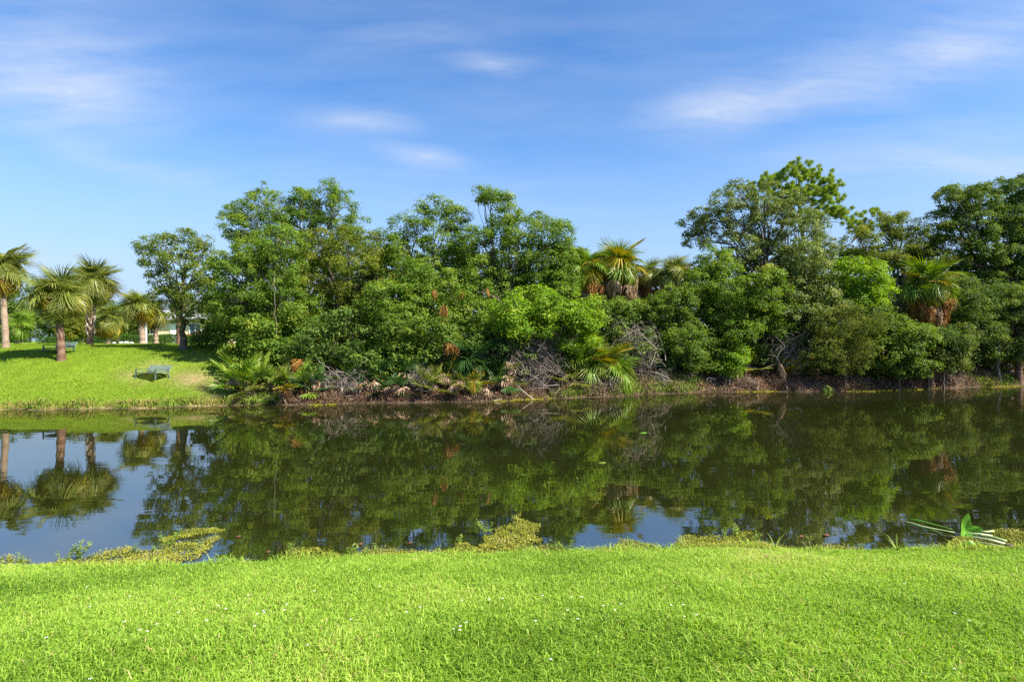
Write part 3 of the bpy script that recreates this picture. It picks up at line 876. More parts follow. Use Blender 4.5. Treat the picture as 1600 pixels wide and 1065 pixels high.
for k, (px, d, h, lab) in enumerate([(420, 5.2, .8, 'dark undergrowth bush behind the left bank palmettos'), (520, 2.8, .9, 'dark undergrowth bush behind the heap of dead twigs'), (640, 2.6, 1.0, 'dark undergrowth bush behind the drooping grey roots'),
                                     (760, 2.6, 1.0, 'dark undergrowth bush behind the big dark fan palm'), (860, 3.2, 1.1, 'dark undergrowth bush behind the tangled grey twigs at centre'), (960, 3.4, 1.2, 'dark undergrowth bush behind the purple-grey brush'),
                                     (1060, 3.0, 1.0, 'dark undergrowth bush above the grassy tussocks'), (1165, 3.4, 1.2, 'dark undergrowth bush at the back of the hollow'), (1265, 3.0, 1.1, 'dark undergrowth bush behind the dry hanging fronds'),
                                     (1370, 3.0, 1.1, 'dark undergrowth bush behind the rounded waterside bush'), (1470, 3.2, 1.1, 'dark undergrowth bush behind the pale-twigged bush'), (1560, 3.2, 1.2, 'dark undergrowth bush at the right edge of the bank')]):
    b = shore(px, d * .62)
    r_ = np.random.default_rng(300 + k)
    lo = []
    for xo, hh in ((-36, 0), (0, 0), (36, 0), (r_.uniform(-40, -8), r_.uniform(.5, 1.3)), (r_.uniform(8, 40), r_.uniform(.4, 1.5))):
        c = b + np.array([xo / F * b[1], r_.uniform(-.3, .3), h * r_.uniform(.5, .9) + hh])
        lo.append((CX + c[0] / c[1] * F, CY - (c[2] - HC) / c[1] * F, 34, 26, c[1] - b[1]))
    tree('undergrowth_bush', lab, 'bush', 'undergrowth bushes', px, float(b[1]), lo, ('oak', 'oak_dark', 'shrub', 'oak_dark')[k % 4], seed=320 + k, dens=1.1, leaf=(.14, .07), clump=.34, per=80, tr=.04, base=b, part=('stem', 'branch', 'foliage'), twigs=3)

# the wood far behind, one mass
def far_wood():
    rng = np.random.default_rng(900)
    mb = MB()
    for x in np.arange(-118, 95, 3.2):
        y = 52 + rng.uniform(-3, 6) + (38 if x < -18 else 0)
        h = rng.uniform(4.2, 6.6) if x > -18 else rng.uniform(4.4, 6.6)
        zb = float(ground(x, y))
        lob = [(np.array([x + rng.normal() * .8, y + rng.normal(), zb + h * f_]), np.array([2.4, 2.0, h * .24])) for f_ in (.06, .3, .55, .8)]
        crown(mb, lob, (0, 0, zb - 1), rng, (.28, .18), .45, .8, 90)
    tag(mb.build('far_wood', M['oak_dark']), kind='stuff')


far_wood()

# young tree on the lawn
tree('lawn_tree', 'airy young oak with dark trunk standing on the lawn beside the thicket', 'tree', None, 287, 26.0,
     [(246, 378, 18, 14), (228, 392, 12, 8), (212, 386, 8, 6), (262, 385, 22, 20), (296, 378, 22, 18), (318, 392, 18, 20), (245, 410, 22, 20), (280, 408, 28, 24), (316, 420, 22, 26), (250, 440, 26, 22), (290, 445, 28, 24), (322, 455, 22, 22), (262, 470, 24, 18), (296, 478, 24, 18), (285, 500, 18, 12), (330, 475, 14, 18)], 'oak_light', seed=40, dens=.85, clump=.27, per=75, tr=.15, leaf=(.10, .05), trunk_top=.45)

# ------------------------------------------------------------------ pine
def pine():
    rng = np.random.default_rng(51)
    D = 31.0
    b = G(1262, D)
    e = empty('pine_tree', b, 'tall pine with bright needle tufts above the oak, one long branch reaching right', 'tree', TH)
    top = P(1248, 268, D)
    mb = MB()
    path = np.linspace(b, top, 12) + rng.normal(size=(12, 3)) * [.05, .05, 0]
    path[0, 2] -= .2
    mb.tube(path, np.linspace(.2, .04, 12), 9)
    mb.build('trunk', M['bark'], e, origin=b, smooth=True)
    tufts = [(1188, 285), (1205, 272), (1222, 262), (1240, 256), (1255, 262), (1270, 272), (1285, 288), (1302, 284), (1300, 298), (1265, 292), (1240, 280), (1220, 284), (1278, 305), (1200, 292), (1252, 302), (1230, 300), (1268, 258), (1292, 275),
             (1302, 322), (1314, 330), (1325, 340), (1342, 336), (1350, 328), (1358, 342), (1368, 322), (1340, 348), (1305, 312), (1320, 320), (1275, 325), (1250, 325), (1225, 318)]
    mn = MB()
    lim = {}
    for k, (x, y) in enumerate(tufts):
        c = P(x, y + 9, D + rng.uniform(-.6, .6))
        far = 1330 < x
        st = path[6] if far else (path[8] if y > 308 else path[9])
        ml = MB()
        if far:
            elbow = P(1318, 392, D) * .5 + P(1342, 366, D) * .5
            pts = np.array([st, P(1290, 402, D), elbow, c * .5 + P(1348, 360, D) * .5, c])
            w = [.05, .04, .03, .02, .008]
        else:
            pts = limb_curve(st, c, rng, 7, .06)
            w = np.linspace(.035, .008, 7)
        ml.tube(pts, w, 5)
        ml.build('limb', M['bark'], e, origin=b)
        for j in range(7 if x > 1303 else 17):
            cc = c + rng.normal(size=3) * ([.22, .25, .14] if x > 1303 else [.36, .36, .22])
            m = 170
            dr = nrm(rng.normal(size=(m, 3)) + [0, 0, .5])
            L = rng.uniform(.14, .24, m)
            mn.leaves(cc + dr * L[:, None] * .5, rng.normal(size=(m, 3)), L, .018, rng, axis=dr, fold=0)
    mn.build('crown', M['pine'], e, origin=b)


pine()

# ------------------------------------------------------------------ palms
def fan_mesh(name, mat, seed, nseg=46, petiole=.50, blade=.86, droop=.35, spread=138, vfold=.22, width=.036, stalk_r=.013, bend=0.0):
    """costapalmate fan leaf: petiole along +X from the origin, blade at its end"""
    rng = np.random.default_rng(seed)
    mb = MB()
    t_ = np.linspace(0, 1, 5)
    pts = np.stack([petiole * t_, 0 * t_, -.10 * petiole * t_ ** 2], 1)
    mb.tube(pts, np.linspace(stalk_r, stalk_r * .6, 5), 5, tint=.75)
    h = pts[-1]
    ts = np.array([0, .3, .62, .85, 1.0])
    wd = np.array([.25, 1.0, .8, .45, .03]) * width
    for a in np.linspace(-1, 1, nseg):
        ang = math.radians(a * spread + rng.normal(0, 2))
        L = blade * (1 - .28 * abs(a) ** 2) * rng.uniform(.9, 1.06)
        costa = .22 * blade * (1 - abs(a))
        d = np.array([math.cos(ang), math.sin(ang), 0])
        sv = np.array([-math.sin(ang), math.cos(ang), 0])
        s0 = h + np.array([costa, 0, -.05 * costa])
        dr = droop * rng.uniform(.6, 1.45)
        r = L * ts
        z = vfold * r * abs(math.sin(ang)) * (1 - .45 * ts) - dr * L * ts ** 2.4 - .18 * costa
        c = s0 + d * (r * (1 - .16 * dr * ts ** 2))[:, None] + np.array([0, 0, 1.0]) * z[:, None]
        if bend:
            q_ = c - h
            bb = bend * np.clip(q_[:, 0] / blade + .35, 0, 1.2)
            c = h + np.stack([q_[:, 0] * np.cos(bb) + q_[:, 2] * np.sin(bb), q_[:, 1] * (1 - .12 * bend), q_[:, 2] * np.cos(bb) - q_[:, 0] * np.sin(bb)], 1)
        tw = rng.normal(0, .25)
        up = np.array([0, 0, 1.0])
        side = sv * math.cos(tw) + up * math.sin(tw)
        l_ = c + side * wd[:, None] * .5 + up * .012
        r_ = c - side * wd[:, None] * .5 + up * .012
        V = np.stack([l_, c, r_], 1).reshape(-1, 3)
        q = []
        for i in range(4):
            k = i * 3
            q += [[k, k + 1, k + 4, k + 3], [k + 1, k + 2, k + 5, k + 4]]
        tint = np.clip(rng.uniform(.15, .6) + .35 * np.repeat(ts, 3) ** 3 + .1 * rng.normal(), 0, 1)
        mb.add(V, q, tint=tint)
    return mb.mesh(name, M[mat])


def mop_mesh(name, mat, seed, length=.66, rad=.27, nseg=60, width=.038):
    """a withered fan hanging straight down from the origin"""
    rng = np.random.default_rng(seed)
    mb = MB()
    ts = np.array([0, .18, .45, .75, 1.0])
    mb.tube(np.array([[0, 0, .16], [.01, 0, .05], [0, 0, -.04]]), [.014, .013, .011], 5, tint=.4)
    skew = rng.normal(0, .25)
    for k in range(nseg):
        a_ = rng.uniform(-1, 1)
        az = a_ * 1.2
        L = length * rng.uniform(.5, 1.05) * (1 - .35 * abs(a_ + skew) ** 1.5)
        x = a_ * rad * np.array([.05, .5, .9, 1.12, 1.2]) * rng.uniform(.8, 1.25)
        y = -rad * np.array([0, .28, .42, .42, .36]) * rng.uniform(-.2, 1.1)
        z = -L * np.array([0, .04 - .1 * (1 - abs(a_)), .30, .68, 1.0])
        c = np.stack([x, y, z], 1) + rng.normal(size=(5, 3)) * .022
        fa = rng.normal(0, .8)
        s_ = np.array([math.cos(fa), math.sin(fa), 0])
        wd = width * np.array([.4, 1, .85, .6, .1]) * rng.uniform(.6, 1.3)
        V = np.stack([c + s_ * wd[:, None] * .5, c - s_ * wd[:, None] * .5], 1).reshape(-1, 3)
        q = [[2 * i, 2 * i + 1, 2 * i + 3, 2 * i + 2] for i in range(4)]
        mb.add(V, q, tint=np.clip(rng.uniform(.05, .95) + 0 * np.repeat(ts, 2), 0, 1))
    return mb.mesh(name, M[mat])


FAN = {k: [fan_mesh('frond', m, 10 * i + s_, droop=dr, bend=be) for s_, (dr, be) in enumerate(((.12, .25), (.28, .55), (.42, .85), (.6, 1.1)))]
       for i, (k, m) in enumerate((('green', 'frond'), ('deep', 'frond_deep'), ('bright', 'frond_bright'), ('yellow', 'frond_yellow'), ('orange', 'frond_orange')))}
STIFF = {k: [fan_mesh('frond', m, 60 + 10 * i + s_, droop=dr, nseg=26, petiole=.6, blade=.62, spread=112, vfold=.25, width=.045) for s_, dr in enumerate((.05, .14, .28))]
         for i, (k, m) in enumerate((('green', 'frond'), ('deep', 'frond_deep'), ('bright', 'frond_bright'), ('yellow', 'frond_yellow')))}
MOP = {k: [mop_mesh('dead_frond', m, 90 + 10 * i + s_) for s_ in range(3)] for i, (k, m) in enumerate((('dead', 'frond_dead'), ('orange', 'frond_orange')))}


def palm(label, px, D, top_px, top_py, scale=1.0, nf=34, tr=.15, trunk='palm_trunk', green='green', yellow=.12, orange=.0, skirt=0, seed=1, boots=0, group='cabbage palms on the lawn', base=None, elmin=-26, elmax=82,
         skirt_kind='dead', cut=None, bulge=0.0, name='cabbage_palm'):
    rng = np.random.default_rng(seed)
    b = G(px, D) if base is None else np.asarray(base, float)
    e = empty(name, b, label, 'palm', group)
    tp = P(top_px, top_py, D) - b
    n = 16
    s_ = np.linspace(0, 1, n)[:, None]
    path = tp * s_ + np.array([tp[0], 0, 0]) * .0
    path[:, 0] = tp[0] * (s_[:, 0] ** 1.3)
    path[0, 2] = -.2
    rad = tr * (1.0 + .12 * np.sin(np.arange(n) * 2.4)) * (1 - .12 * s_[:, 0])
    rad[0] *= 1.3
    rad[-3:] *= 1.15
    mb = MB()
    mb.tube(path, rad, 12, tint=np.clip(.5 + .3 * np.sin(np.arange(n) * 2.9 + seed), 0, 1))
    mb.build('trunk', M[trunk], e, smooth=True)
    if boots:
        bt = MB()
        for k in range(boots):
            f_ = .12 + .86 * k / boots
            az = k * 2.39996
            c = np.array([np.interp(f_, s_[:, 0], path[:, i]) for i in range(3)])
            d = np.array([math.cos(az), math.sin(az), 0])
            p0 = c + d * tr * .75
            bt.tube(np.array([p0, p0 + d * .07 + [0, 0, .10], p0 + d * .10 + [0, 0, .22]]), [.035, .035, .02], 5, tint=rng.uniform(0, 1))
        bt.build('leaf_base', M['boot'], e)
    for k in range(nf):
        f_ = (k + .5) / nf
        el = math.radians(elmax + (elmin - elmax) * f_ ** .85 + rng.normal(0, 6))
        az = k * 2.39996 + rng.normal(0, .25)
        low = f_ > .72
        r_ = rng.random()
        kind = green
        if low and r_ < orange:
            kind = 'orange'
        elif (low and r_ < orange + yellow * 2.4) or r_ < yellow * .5:
            kind = 'yellow'
        v = FAN[kind][min(3, int(rng.integers(0, 2) + (1 if f_ > .35 else 0) + (1 if f_ > .75 else 0)))]
        link('frond', v, e, tp + np.array([0, 0, -.12 * f_]), (rng.normal(0, .45), -el, az + rng.normal(0, .2)), scale * rng.uniform(.72, 1.15))
    for k in range(skirt):
        az = rng.random() * 6.283
        rr = rng.uniform(.25, .8) * scale
        kk = skirt_kind if rng.random() < .75 else ('orange' if skirt_kind == 'dead' else 'dead')
        link('dead_frond', MOP[kk][k % 3], e, tp + np.array([math.cos(az) * rr, math.sin(az) * rr, -rng.uniform(.35, 1.15) * scale]), (rng.normal(0, .2), rng.normal(0, .2), az + math.pi / 2), scale * rng.uniform(.9, 1.4))
    return e


palm('leaning cabbage palm cut off by the left edge, bare pale trunk', 9, 26.5, 1, 420, 1.05, 46, .14, 'palm_trunk_pale', seed=1, yellow=.10, orange=.2, elmin=-28)
palm('cabbage palm with full drooping crown in front of the half-hidden bench', 96, 23.6, 90, 462, 1.0, 54, .15, 'palm_trunk', seed=2, yellow=.16, orange=.08, elmin=-24)
palm('tall cabbage palm with pale leaf stubs crisscrossing its trunk', 140, 28.0, 146, 440, .98, 50, .14, 'palm_trunk', seed=3, yellow=.14, orange=.3, boots=80, elmin=-34)
palm('short cabbage palm with an orange-brown lower crown', 169, 38, 170, 500, 1.0, 30, .15, 'palm_trunk_pale', seed=4, yellow=.3, orange=.6, elmin=-28)
palm('cabbage palm with a thick straight trunk, left of the grey pole', 223, 32.5, 217, 478, .96, 34, .16, 'palm_trunk_pale', seed=5, yellow=.18, orange=.25)
palm('smaller cabbage palm with orange lower fronds, right of the grey pole', 244, 33.5, 240, 488, .8, 26, .13, 'palm_trunk_pale', seed=6, yellow=.3, orange=.5)
palm('cabbage palm with its trunk just behind the young oak', 281, 34, 280, 468, .7, 20, .19, 'palm_trunk', seed=7, yellow=.2, orange=.3)
palm('palm with a whitish leaning trunk behind the orange-brown palm', 185, 46, 176, 500, 1.0, 24, .16, 'palm_trunk_pale', seed=8, yellow=.2, orange=.5)
palm('small bright green palm with a pale trunk by the left hedge', 27, 42, 28, 508, .95, 26, .17, 'palm_trunk_pale', green='bright', yellow=0, seed=9, elmin=-25)
TP = 'cabbage palms in the thicket'
palm('yellow cabbage palm with a long grey-brown skirt, left of its twin', 916, 26.4, 916, 420, .95, 42, .17, green='bright', yellow=.42, orange=.1, skirt=20, seed=10, group=TP, elmin=-28)
palm('large yellow-green cabbage palm on the thicket skyline with dead skirt', 966, 26.8, 967, 416, 1.08, 44, .17, green='bright', yellow=.38, orange=.15, skirt=16, seed=11, group=TP, elmin=-28)
palm('reddish dying cabbage palm between the two skyline palms', 1015, 28.2, 1012, 428, .72, 22, .15, green='green', yellow=.3, orange=.7, skirt=6, seed=12, group=TP, elmin=-40, skirt_kind='orange')
palm('small upright cabbage palm on the skyline beside the tall oak', 1058, 27.2, 1056, 432, .92, 24, .15, green='green', yellow=.15, orange=.2, skirt=3, seed=13, group=TP, elmin=0, elmax=88)
palm('fan palm with a big brown dead skirt in the right thicket', 1452, 26.8, 1452, 447, 1.12, 40, .17, green='bright', yellow=.22, orange=.12, skirt=30, seed=14, group=TP, elmin=-22, skirt_kind='orange')
palm('dark shaded palm with hanging skirt near the right edge', 1592, 28.5, 1590, 472, .9, 18, .16, green='deep', yellow=.05, orange=.2, skirt=7, seed=15, group=TP)


def palmetto(label, px, d, scale, kind, nf, seed, el=(8, 78), az=(0, 6.283), dz=0, base=None, yellow=.0, stiff=True, name='saw_palmetto'):
    rng = np.random.default_rng(seed)
    b = shore(px, d) if base is None else np.asarray(base)
    b = b + [0, 0, dz]
    e = empty(name, b, label, 'palmetto', 'palmettos along the far bank')
    mb = MB()
    mb.tube(np.array([[0, 0, -.25], [.01, 0, -.05], [.0, .01, .08]]) * [1, 1, 1], [.07 * scale, .08 * scale, .05 * scale], 8)
    mb.build('stem', M['palm_trunk'], e)
    for k in range(2 if not stiff else 3):
        a = rng.uniform(-2.9, -.2)
        link('dead_frond', MOP['orange' if rng.random() < .2 else 'dead'][k % 3], e, np.array([math.cos(a), math.sin(a), 0]) * .3 * scale + [0, 0, rng.uniform(.12, .35)], (rng.normal(-.2, .4), rng.normal(0, .4), rng.normal(0, .7)), scale * rng.uniform(.35, .75))
    S = STIFF if stiff else FAN
    for k in range(nf):
        f_ = (k + .5) / nf
        a = az[0] + ((k * .618034) % 1) * (az[1] - az[0]) + rng.normal(0, .15)
        ele = math.radians(el[1] + (el[0] - el[1]) * f_ + rng.normal(0, 5))
        kk = 'yellow' if rng.random() < yellow else kind
        v = S[kk][int(rng.integers(0, len(S[kk]) - (0 if f_ > .4 else 1)))] if stiff else S[kk][0 if f_ < .6 else 1]
        link('frond', v, e, (0, 0, .05), (rng.normal(0, .25), -ele, a), scale * rng.uniform(.8, 1.12))
    return e


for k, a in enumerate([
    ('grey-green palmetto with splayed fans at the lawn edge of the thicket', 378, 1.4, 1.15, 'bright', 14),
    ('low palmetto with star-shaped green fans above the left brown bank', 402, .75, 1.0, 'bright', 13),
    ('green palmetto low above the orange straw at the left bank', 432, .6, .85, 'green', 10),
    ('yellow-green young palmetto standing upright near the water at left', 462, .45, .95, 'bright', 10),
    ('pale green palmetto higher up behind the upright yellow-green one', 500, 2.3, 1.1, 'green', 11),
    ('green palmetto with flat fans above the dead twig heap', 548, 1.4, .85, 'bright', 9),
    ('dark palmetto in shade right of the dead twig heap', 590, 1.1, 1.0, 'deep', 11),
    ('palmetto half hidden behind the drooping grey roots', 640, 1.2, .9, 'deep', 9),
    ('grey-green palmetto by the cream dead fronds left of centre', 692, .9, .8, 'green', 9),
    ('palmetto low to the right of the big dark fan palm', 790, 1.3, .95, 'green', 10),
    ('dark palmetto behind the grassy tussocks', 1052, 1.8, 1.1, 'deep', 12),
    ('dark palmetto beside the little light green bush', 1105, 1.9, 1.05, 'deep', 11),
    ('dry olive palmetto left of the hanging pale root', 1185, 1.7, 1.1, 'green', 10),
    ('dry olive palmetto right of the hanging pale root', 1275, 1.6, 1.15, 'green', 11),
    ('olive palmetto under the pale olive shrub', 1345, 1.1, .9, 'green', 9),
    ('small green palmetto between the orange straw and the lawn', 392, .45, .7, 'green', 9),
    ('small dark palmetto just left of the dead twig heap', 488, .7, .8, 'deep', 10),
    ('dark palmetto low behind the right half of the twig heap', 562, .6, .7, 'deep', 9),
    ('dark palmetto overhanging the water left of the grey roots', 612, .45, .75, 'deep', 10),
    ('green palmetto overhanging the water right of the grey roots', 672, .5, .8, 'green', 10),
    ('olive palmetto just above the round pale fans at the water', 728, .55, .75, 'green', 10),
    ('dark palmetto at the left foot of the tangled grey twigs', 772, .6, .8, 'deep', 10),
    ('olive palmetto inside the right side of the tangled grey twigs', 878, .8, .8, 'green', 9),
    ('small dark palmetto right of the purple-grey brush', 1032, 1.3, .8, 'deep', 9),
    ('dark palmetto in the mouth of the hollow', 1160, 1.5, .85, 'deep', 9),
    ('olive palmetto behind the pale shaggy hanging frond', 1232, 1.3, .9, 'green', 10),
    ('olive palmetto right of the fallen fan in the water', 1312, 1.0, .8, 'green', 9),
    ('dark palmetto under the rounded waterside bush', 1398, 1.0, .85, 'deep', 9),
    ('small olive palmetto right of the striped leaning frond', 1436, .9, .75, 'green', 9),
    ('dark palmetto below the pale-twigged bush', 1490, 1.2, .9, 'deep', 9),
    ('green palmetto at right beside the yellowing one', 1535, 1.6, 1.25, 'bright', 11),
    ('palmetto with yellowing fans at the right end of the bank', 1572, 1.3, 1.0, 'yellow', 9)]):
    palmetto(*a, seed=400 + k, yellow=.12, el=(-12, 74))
palmetto('big dark green fan palm low in the centre of the thicket', 740, 1.5, .95, 'deep', 20, 450, el=(-5, 80), stiff=False, name='fan_palm', dz=.45)
palmetto('big bright green fan palm below the bright yellow-green bush', 912, 1.3, 1.15, 'bright', 20, 451, el=(2, 85), stiff=False, name='fan_palm', dz=.5)
palmetto('bright fan palm with yellow lower leaves beside the purple-grey brush', 945, 1.1, 1.05, 'bright', 18, 452, el=(-5, 80), stiff=False, name='fan_palm', dz=.35, yellow=.25)

# hanging and fallen single fronds
HANG = [  # label, px, py top, d behind shore (or None), scale, kind
    ('long orange dead frond hanging at the centre of the thicket', 694, 482, 1.3, .95, 'orange'),
    ('rust-red dead frond hanging left of the long orange one', 678, 456, 1.7, .75, 'orange'),
    ('rust-red dead frond hanging right of the long orange one', 724, 460, 1.7, .75, 'orange'),
    ('short rust-red frond hanging in the oak right of centre-left', 761, 455, 1.8, .65, 'orange'),
    ('orange and white withered frond below the long orange frond', 706, 540, .8, .75, 'orange'),
    ('rust-coloured frond cluster high at the left of the yellow palms', 890, 396, 3.0, .5, 'orange'),
    ('pale dead fan hanging just above the water, left of the drooping yellow fan', 712, 604, .12, .55, 'dead'),
    ('round pale dead fan touching the water, right of the drooping yellow fan', 759, 610, .1, .48, 'dead'),
    ('pale dead fan hanging higher, right of centre by the bank', 801, 575, .6, .7, 'dead'),
    ('pale dead fan hanging over the scum, right of centre', 790, 592, .35, .7, 'dead'),
    ('golden dead fan hanging beneath the bright fan palm', 916, 572, .8, .75, 'dead'),
    ('shaggy straw-coloured fan left of the water-touching fans', 690, 590, .5, .7, 'dead'),
    ('small tan fan at the water left of centre', 631, 608, .15, .42, 'dead'),
    ('pale withered fan beside the yellow-green palmetto at left', 487, 588, .5, .7, 'dead'),
    ('pale withered fan low on the left brown bank', 430, 605, .4, .55, 'dead'),
    ('tan withered fan above the dead twig heap', 470, 567, .9, .6, 'orange'),
    ('grey withered fan by the water right of the twig heap', 585, 600, .3, .6, 'dead'),
    ('pale shaggy root-like frond hanging down to the water at right', 1219, 572, .25, .85, 'dead'),
    ('small pale frond in the dark under the shrubs right of centre', 1070, 565, 1.2, .5, 'dead'),
    ('brown dead fan hanging left of the dark hollow edge', 1168, 552, 1.4, .7, 'orange'),
    ('brown dead fan hanging under the olive palmetto at right', 1270, 560, 1.0, .8, 'orange'),
    ('cream bent frond drooping onto the right bank', 1372, 560, .5, .75, 'dead'),
    ('striped dead frond leaning over the water at right', 1412, 575, .3, .7, 'dead'),
    ('brown and cream dead fan below the pale-twigged bush', 1472, 570, .4, .85, 'orange'),
    ('tan frond lying on the bank near the right edge', 1590, 555, 1.0, .8, 'orange')]
for k, (lab, px, py, d, s_, kind) in enumerate(HANG):
    D = float(shore(px, d)[1]) + (.45 if py < 500 else 0)
    wide = RNG.uniform(.9, 1.3) * s_ * (.5 if py < 500 else 1.45)
    zz = s_ * RNG.uniform(.95, 1.35)
    if 'root-like' in lab:
        wide, zz = .42, 1.5
    o = link('hanging_dead_frond', MOP[kind][k % 3], None, P(px, py - 3, D), (RNG.normal(-.1, .25), RNG.normal(0, .35), RNG.normal(0, .6)), (wide, wide, zz))
    tag(o, lab, 'palm frond', 'dead palm fronds along the bank')
b = shore(739, .15)
e = empty('drooping_frond', b + [0, 0, .62], 'drooping yellow-green fan with dry edges touching the water at centre', 'palm frond', 'yellow-green fronds at the water')
for k, (a, kk) in enumerate([(0, 'bright'), (.75, 'yellow'), (-.7, 'orange')]):
    link('leaf', FAN[kk][1], e, (0, .25, .1), (0, .75, -1.57 + a), .55)
b = shore(1292, -.25)
e = empty('fallen_frond', b + [0, .15, .0 - b[2] + .30], 'fallen yellow-green fan lying in the water at right', 'palm frond', 'yellow-green fronds at the water')
link('leaf', FAN['bright'][1], e, (0, 0, .0), (.2, .75, -1.3), .42)
link('leaf', FAN['green'][2], e, (0, 0, .02), (-.3, .55, -.5), .4)

# ------------------------------------------------------------------ dead brush, vines, branches
def brush(label, px, py, rx, ry, d, n, seed, vert=.5, r=.011, name='dead_brush'):
    rng = np.random.default_rng(seed)
    D = float(shore(px, d)[1])
    c = P(px, py, D)
    R = np.array([rx * D / F, .45, ry * D / F])
    mb = MB()
    base = np.array([c[0], c[1], max(float(ground(c[0], c[1])), 0)])
    for k in range(n):
        a = c + np.clip(rng.normal(size=3), -1.6, 1.6) * R * .44
        L = rng.uniform(.35, 1.3) * R[2]
        dr = nrm(np.array([rng.normal(), rng.normal() * .6, rng.normal() * (.5 + vert) + vert * .6]))
        pts = limb_curve(a - dr * L * .5, a + dr * L * .5, rng, 5, .35)
        pts[:, 2] = np.maximum(pts[:, 2], ground(pts[:, 0], pts[:, 1]) - .02)
        mb.tube(pts, np.linspace(r * (rng.uniform(.35, 1.0) if rng.random() < .88 else rng.uniform(1.4, 2.6)), r * .3, 5), 4, tint=rng.random(), cap=False)
    o = mb.build(name, M['twig'], None, origin=base)
    tag(o, label, 'dead brush', 'heaps of dead twigs')


brush('tangled grey dead twigs above the scum, right of centre', 832, 568, 52, 56, .7, 420, 1, .4, .009)
brush('purple-grey arching brush between the bright fan palm and the shrub', 992, 552, 42, 46, .9, 420, 2, .9, .009)
brush('heap of thin dead twigs on the left bank below the slanting branch', 535, 600, 48, 26, .6, 300, 3, .25, .008)
brush('drooping grey twigs and roots over the water, left of centre', 655, 595, 20, 24, .5, 90, 4, .8)
brush('grey twigs dangling around the pale hanging root at right', 1235, 545, 48, 32, 1.0, 130, 5, .5)
brush('sticks lying on the reddish bank right of the grassy tussocks', 1130, 596, 70, 12, .5, 120, 6, .05)
brush('dark sticks heaped on the right end of the bank', 1560, 520, 50, 32, 2.2, 170, 7, .1)
brush('reddish twigs and straw low on the right bank', 1450, 588, 70, 14, .5, 240, 8, .1)
brush('brown straw tussock between the two grass patches', 1032, 592, 16, 16, .5, 130, 9, .9, .008)
brush('brown straw under the golden fan, right of centre', 930, 602, 50, 14, .4, 200, 10, .7, .008)
brush('orange straw on the left end of the bank', 425, 618, 30, 9, .4, 220, 11, .7, .008)
brush('reddish straw on the bank behind the fallen fan', 1320, 594, 50, 10, .6, 160, 12, .4, .008)


def stick(name, label, pts, r0, r1, group=None, seed=3, wob=.012):
    rng = np.random.default_rng(seed)
    a = np.array(pts)
    s_ = np.linspace(0, 1, 16)
    k = np.linspace(0, 1, len(a))
    path = np.stack([np.interp(s_, k, a[:, i]) for i in range(3)], 1) + rng.normal(size=(16, 3)) * wob
    mb = MB()
    mb.tube(path, np.linspace(r0, r1, 16), 6, tint=.8)
    tag(mb.build(name, M['twig'], None, origin=path[0], smooth=True), label, 'branch', group)


DB = float(shore(530, .4)[1])
stick('dead_branch', 'long slanting bare branch leaning over the left bank', [P(502, 628, DB), P(530, 600, DB), P(575, 560, DB + .4)], .022, .009, 'bare branches')
stick('dead_branch', 'bare stick crossing the slanting branch on the left bank', [P(494, 560, DB + .3), P(520, 580, DB), P(556, 606, DB - .1)], .013, .006, 'bare branches', 4)
stick('dead_branch', 'pale stick lying in the water below the tangled twigs at centre', [P(772, 625, float(Yf(-.7)) - .1), P(800, 620, float(Yf(0)) + .1), P(826, 612, float(Yf(.5)) + .4)], .02, .01, 'bare branches', 5)
stick('dead_branch', 'grey branch leaning at the top of the tangled twigs', [P(820, 500, 22.6), P(842, 530, 22.4), P(862, 575, 22.3)], .026, .012, 'bare branches', 6)
stick('hanging_vine', 'thin pale vine hanging straight down in front of the left oak', [P(429, 430, 22.6), P(430, 480, 22.5), P(434, 520, 22.5), P(433, 560, 22.5)], .008, .007, None, 7, .035)
stick('dead_branch', 'curved bare stem beside the dark hollow right of centre', [P(1152, 590, 25.6), P(1150, 560, 25.7), P(1160, 520, 26)], .035, .02, 'bare branches', 8, .03)
stick('dead_branch', 'bent white root curling down to the water left of centre', [P(650, 605, 21.2), P(656, 614, 21.1), P(656, 626, 21.1)], .03, .016, 'bare branches', 9, .004)

# ------------------------------------------------------------------ benches
def bench(label, px, D, rz):
    b = G(px, D)
    e = empty('park_bench', b, label, 'bench', 'green park benches', rz)
    W_ = 1.2
    e.scale = (1, 1, .53)
    mb = MB()
    for k in range(5):
        mb.box((0, -.22 + k * .105, .42 - .012 * k), (W_, .088, .03))
    mb.build('seat', M['bench'], e)
    mb = MB()
    for k in range(5):
        z = .50 + k * .09
        mb.box((0, .27 + (z - .45) * .28, z), (W_, .028, .076), rx=-.27)
    mb.build('backrest', M['bench'], e)
    for sx in (-1, 1):
        x = sx * (W_ / 2 - .06)
        mb = MB()
        mb.box((x, -.24, .62), (.055, .06, .035))
        mb.box((x, .03, .645), (.06, .54, .03))
        mb.build('armrest', M['iron'], e)
        mb = MB()
        mb.tube(np.array([[x, -.25, -.06], [x, -.25, .3], [x, -.24, .61]]), [.035, .028, .028], 8)
        mb.build('leg', M['iron'], e)
        mb = MB()
        mb.tube(np.array([[x, .33, -.06], [x, .26, .35], [x, .30, .5], [x, .42, .93]]), [.035, .03, .028, .025], 8)
        mb.build('leg', M['iron'], e)
        mb = MB()
        mb.box((x, .02, .375), (.04, .52, .04))
        mb.build('rail', M['iron'], e)


bench('green slatted park bench alone on the slope near the water', 237, 22.3, math.radians(-22))
bench('green park bench half hidden behind a palm trunk', 91, 24.9, math.radians(-18))

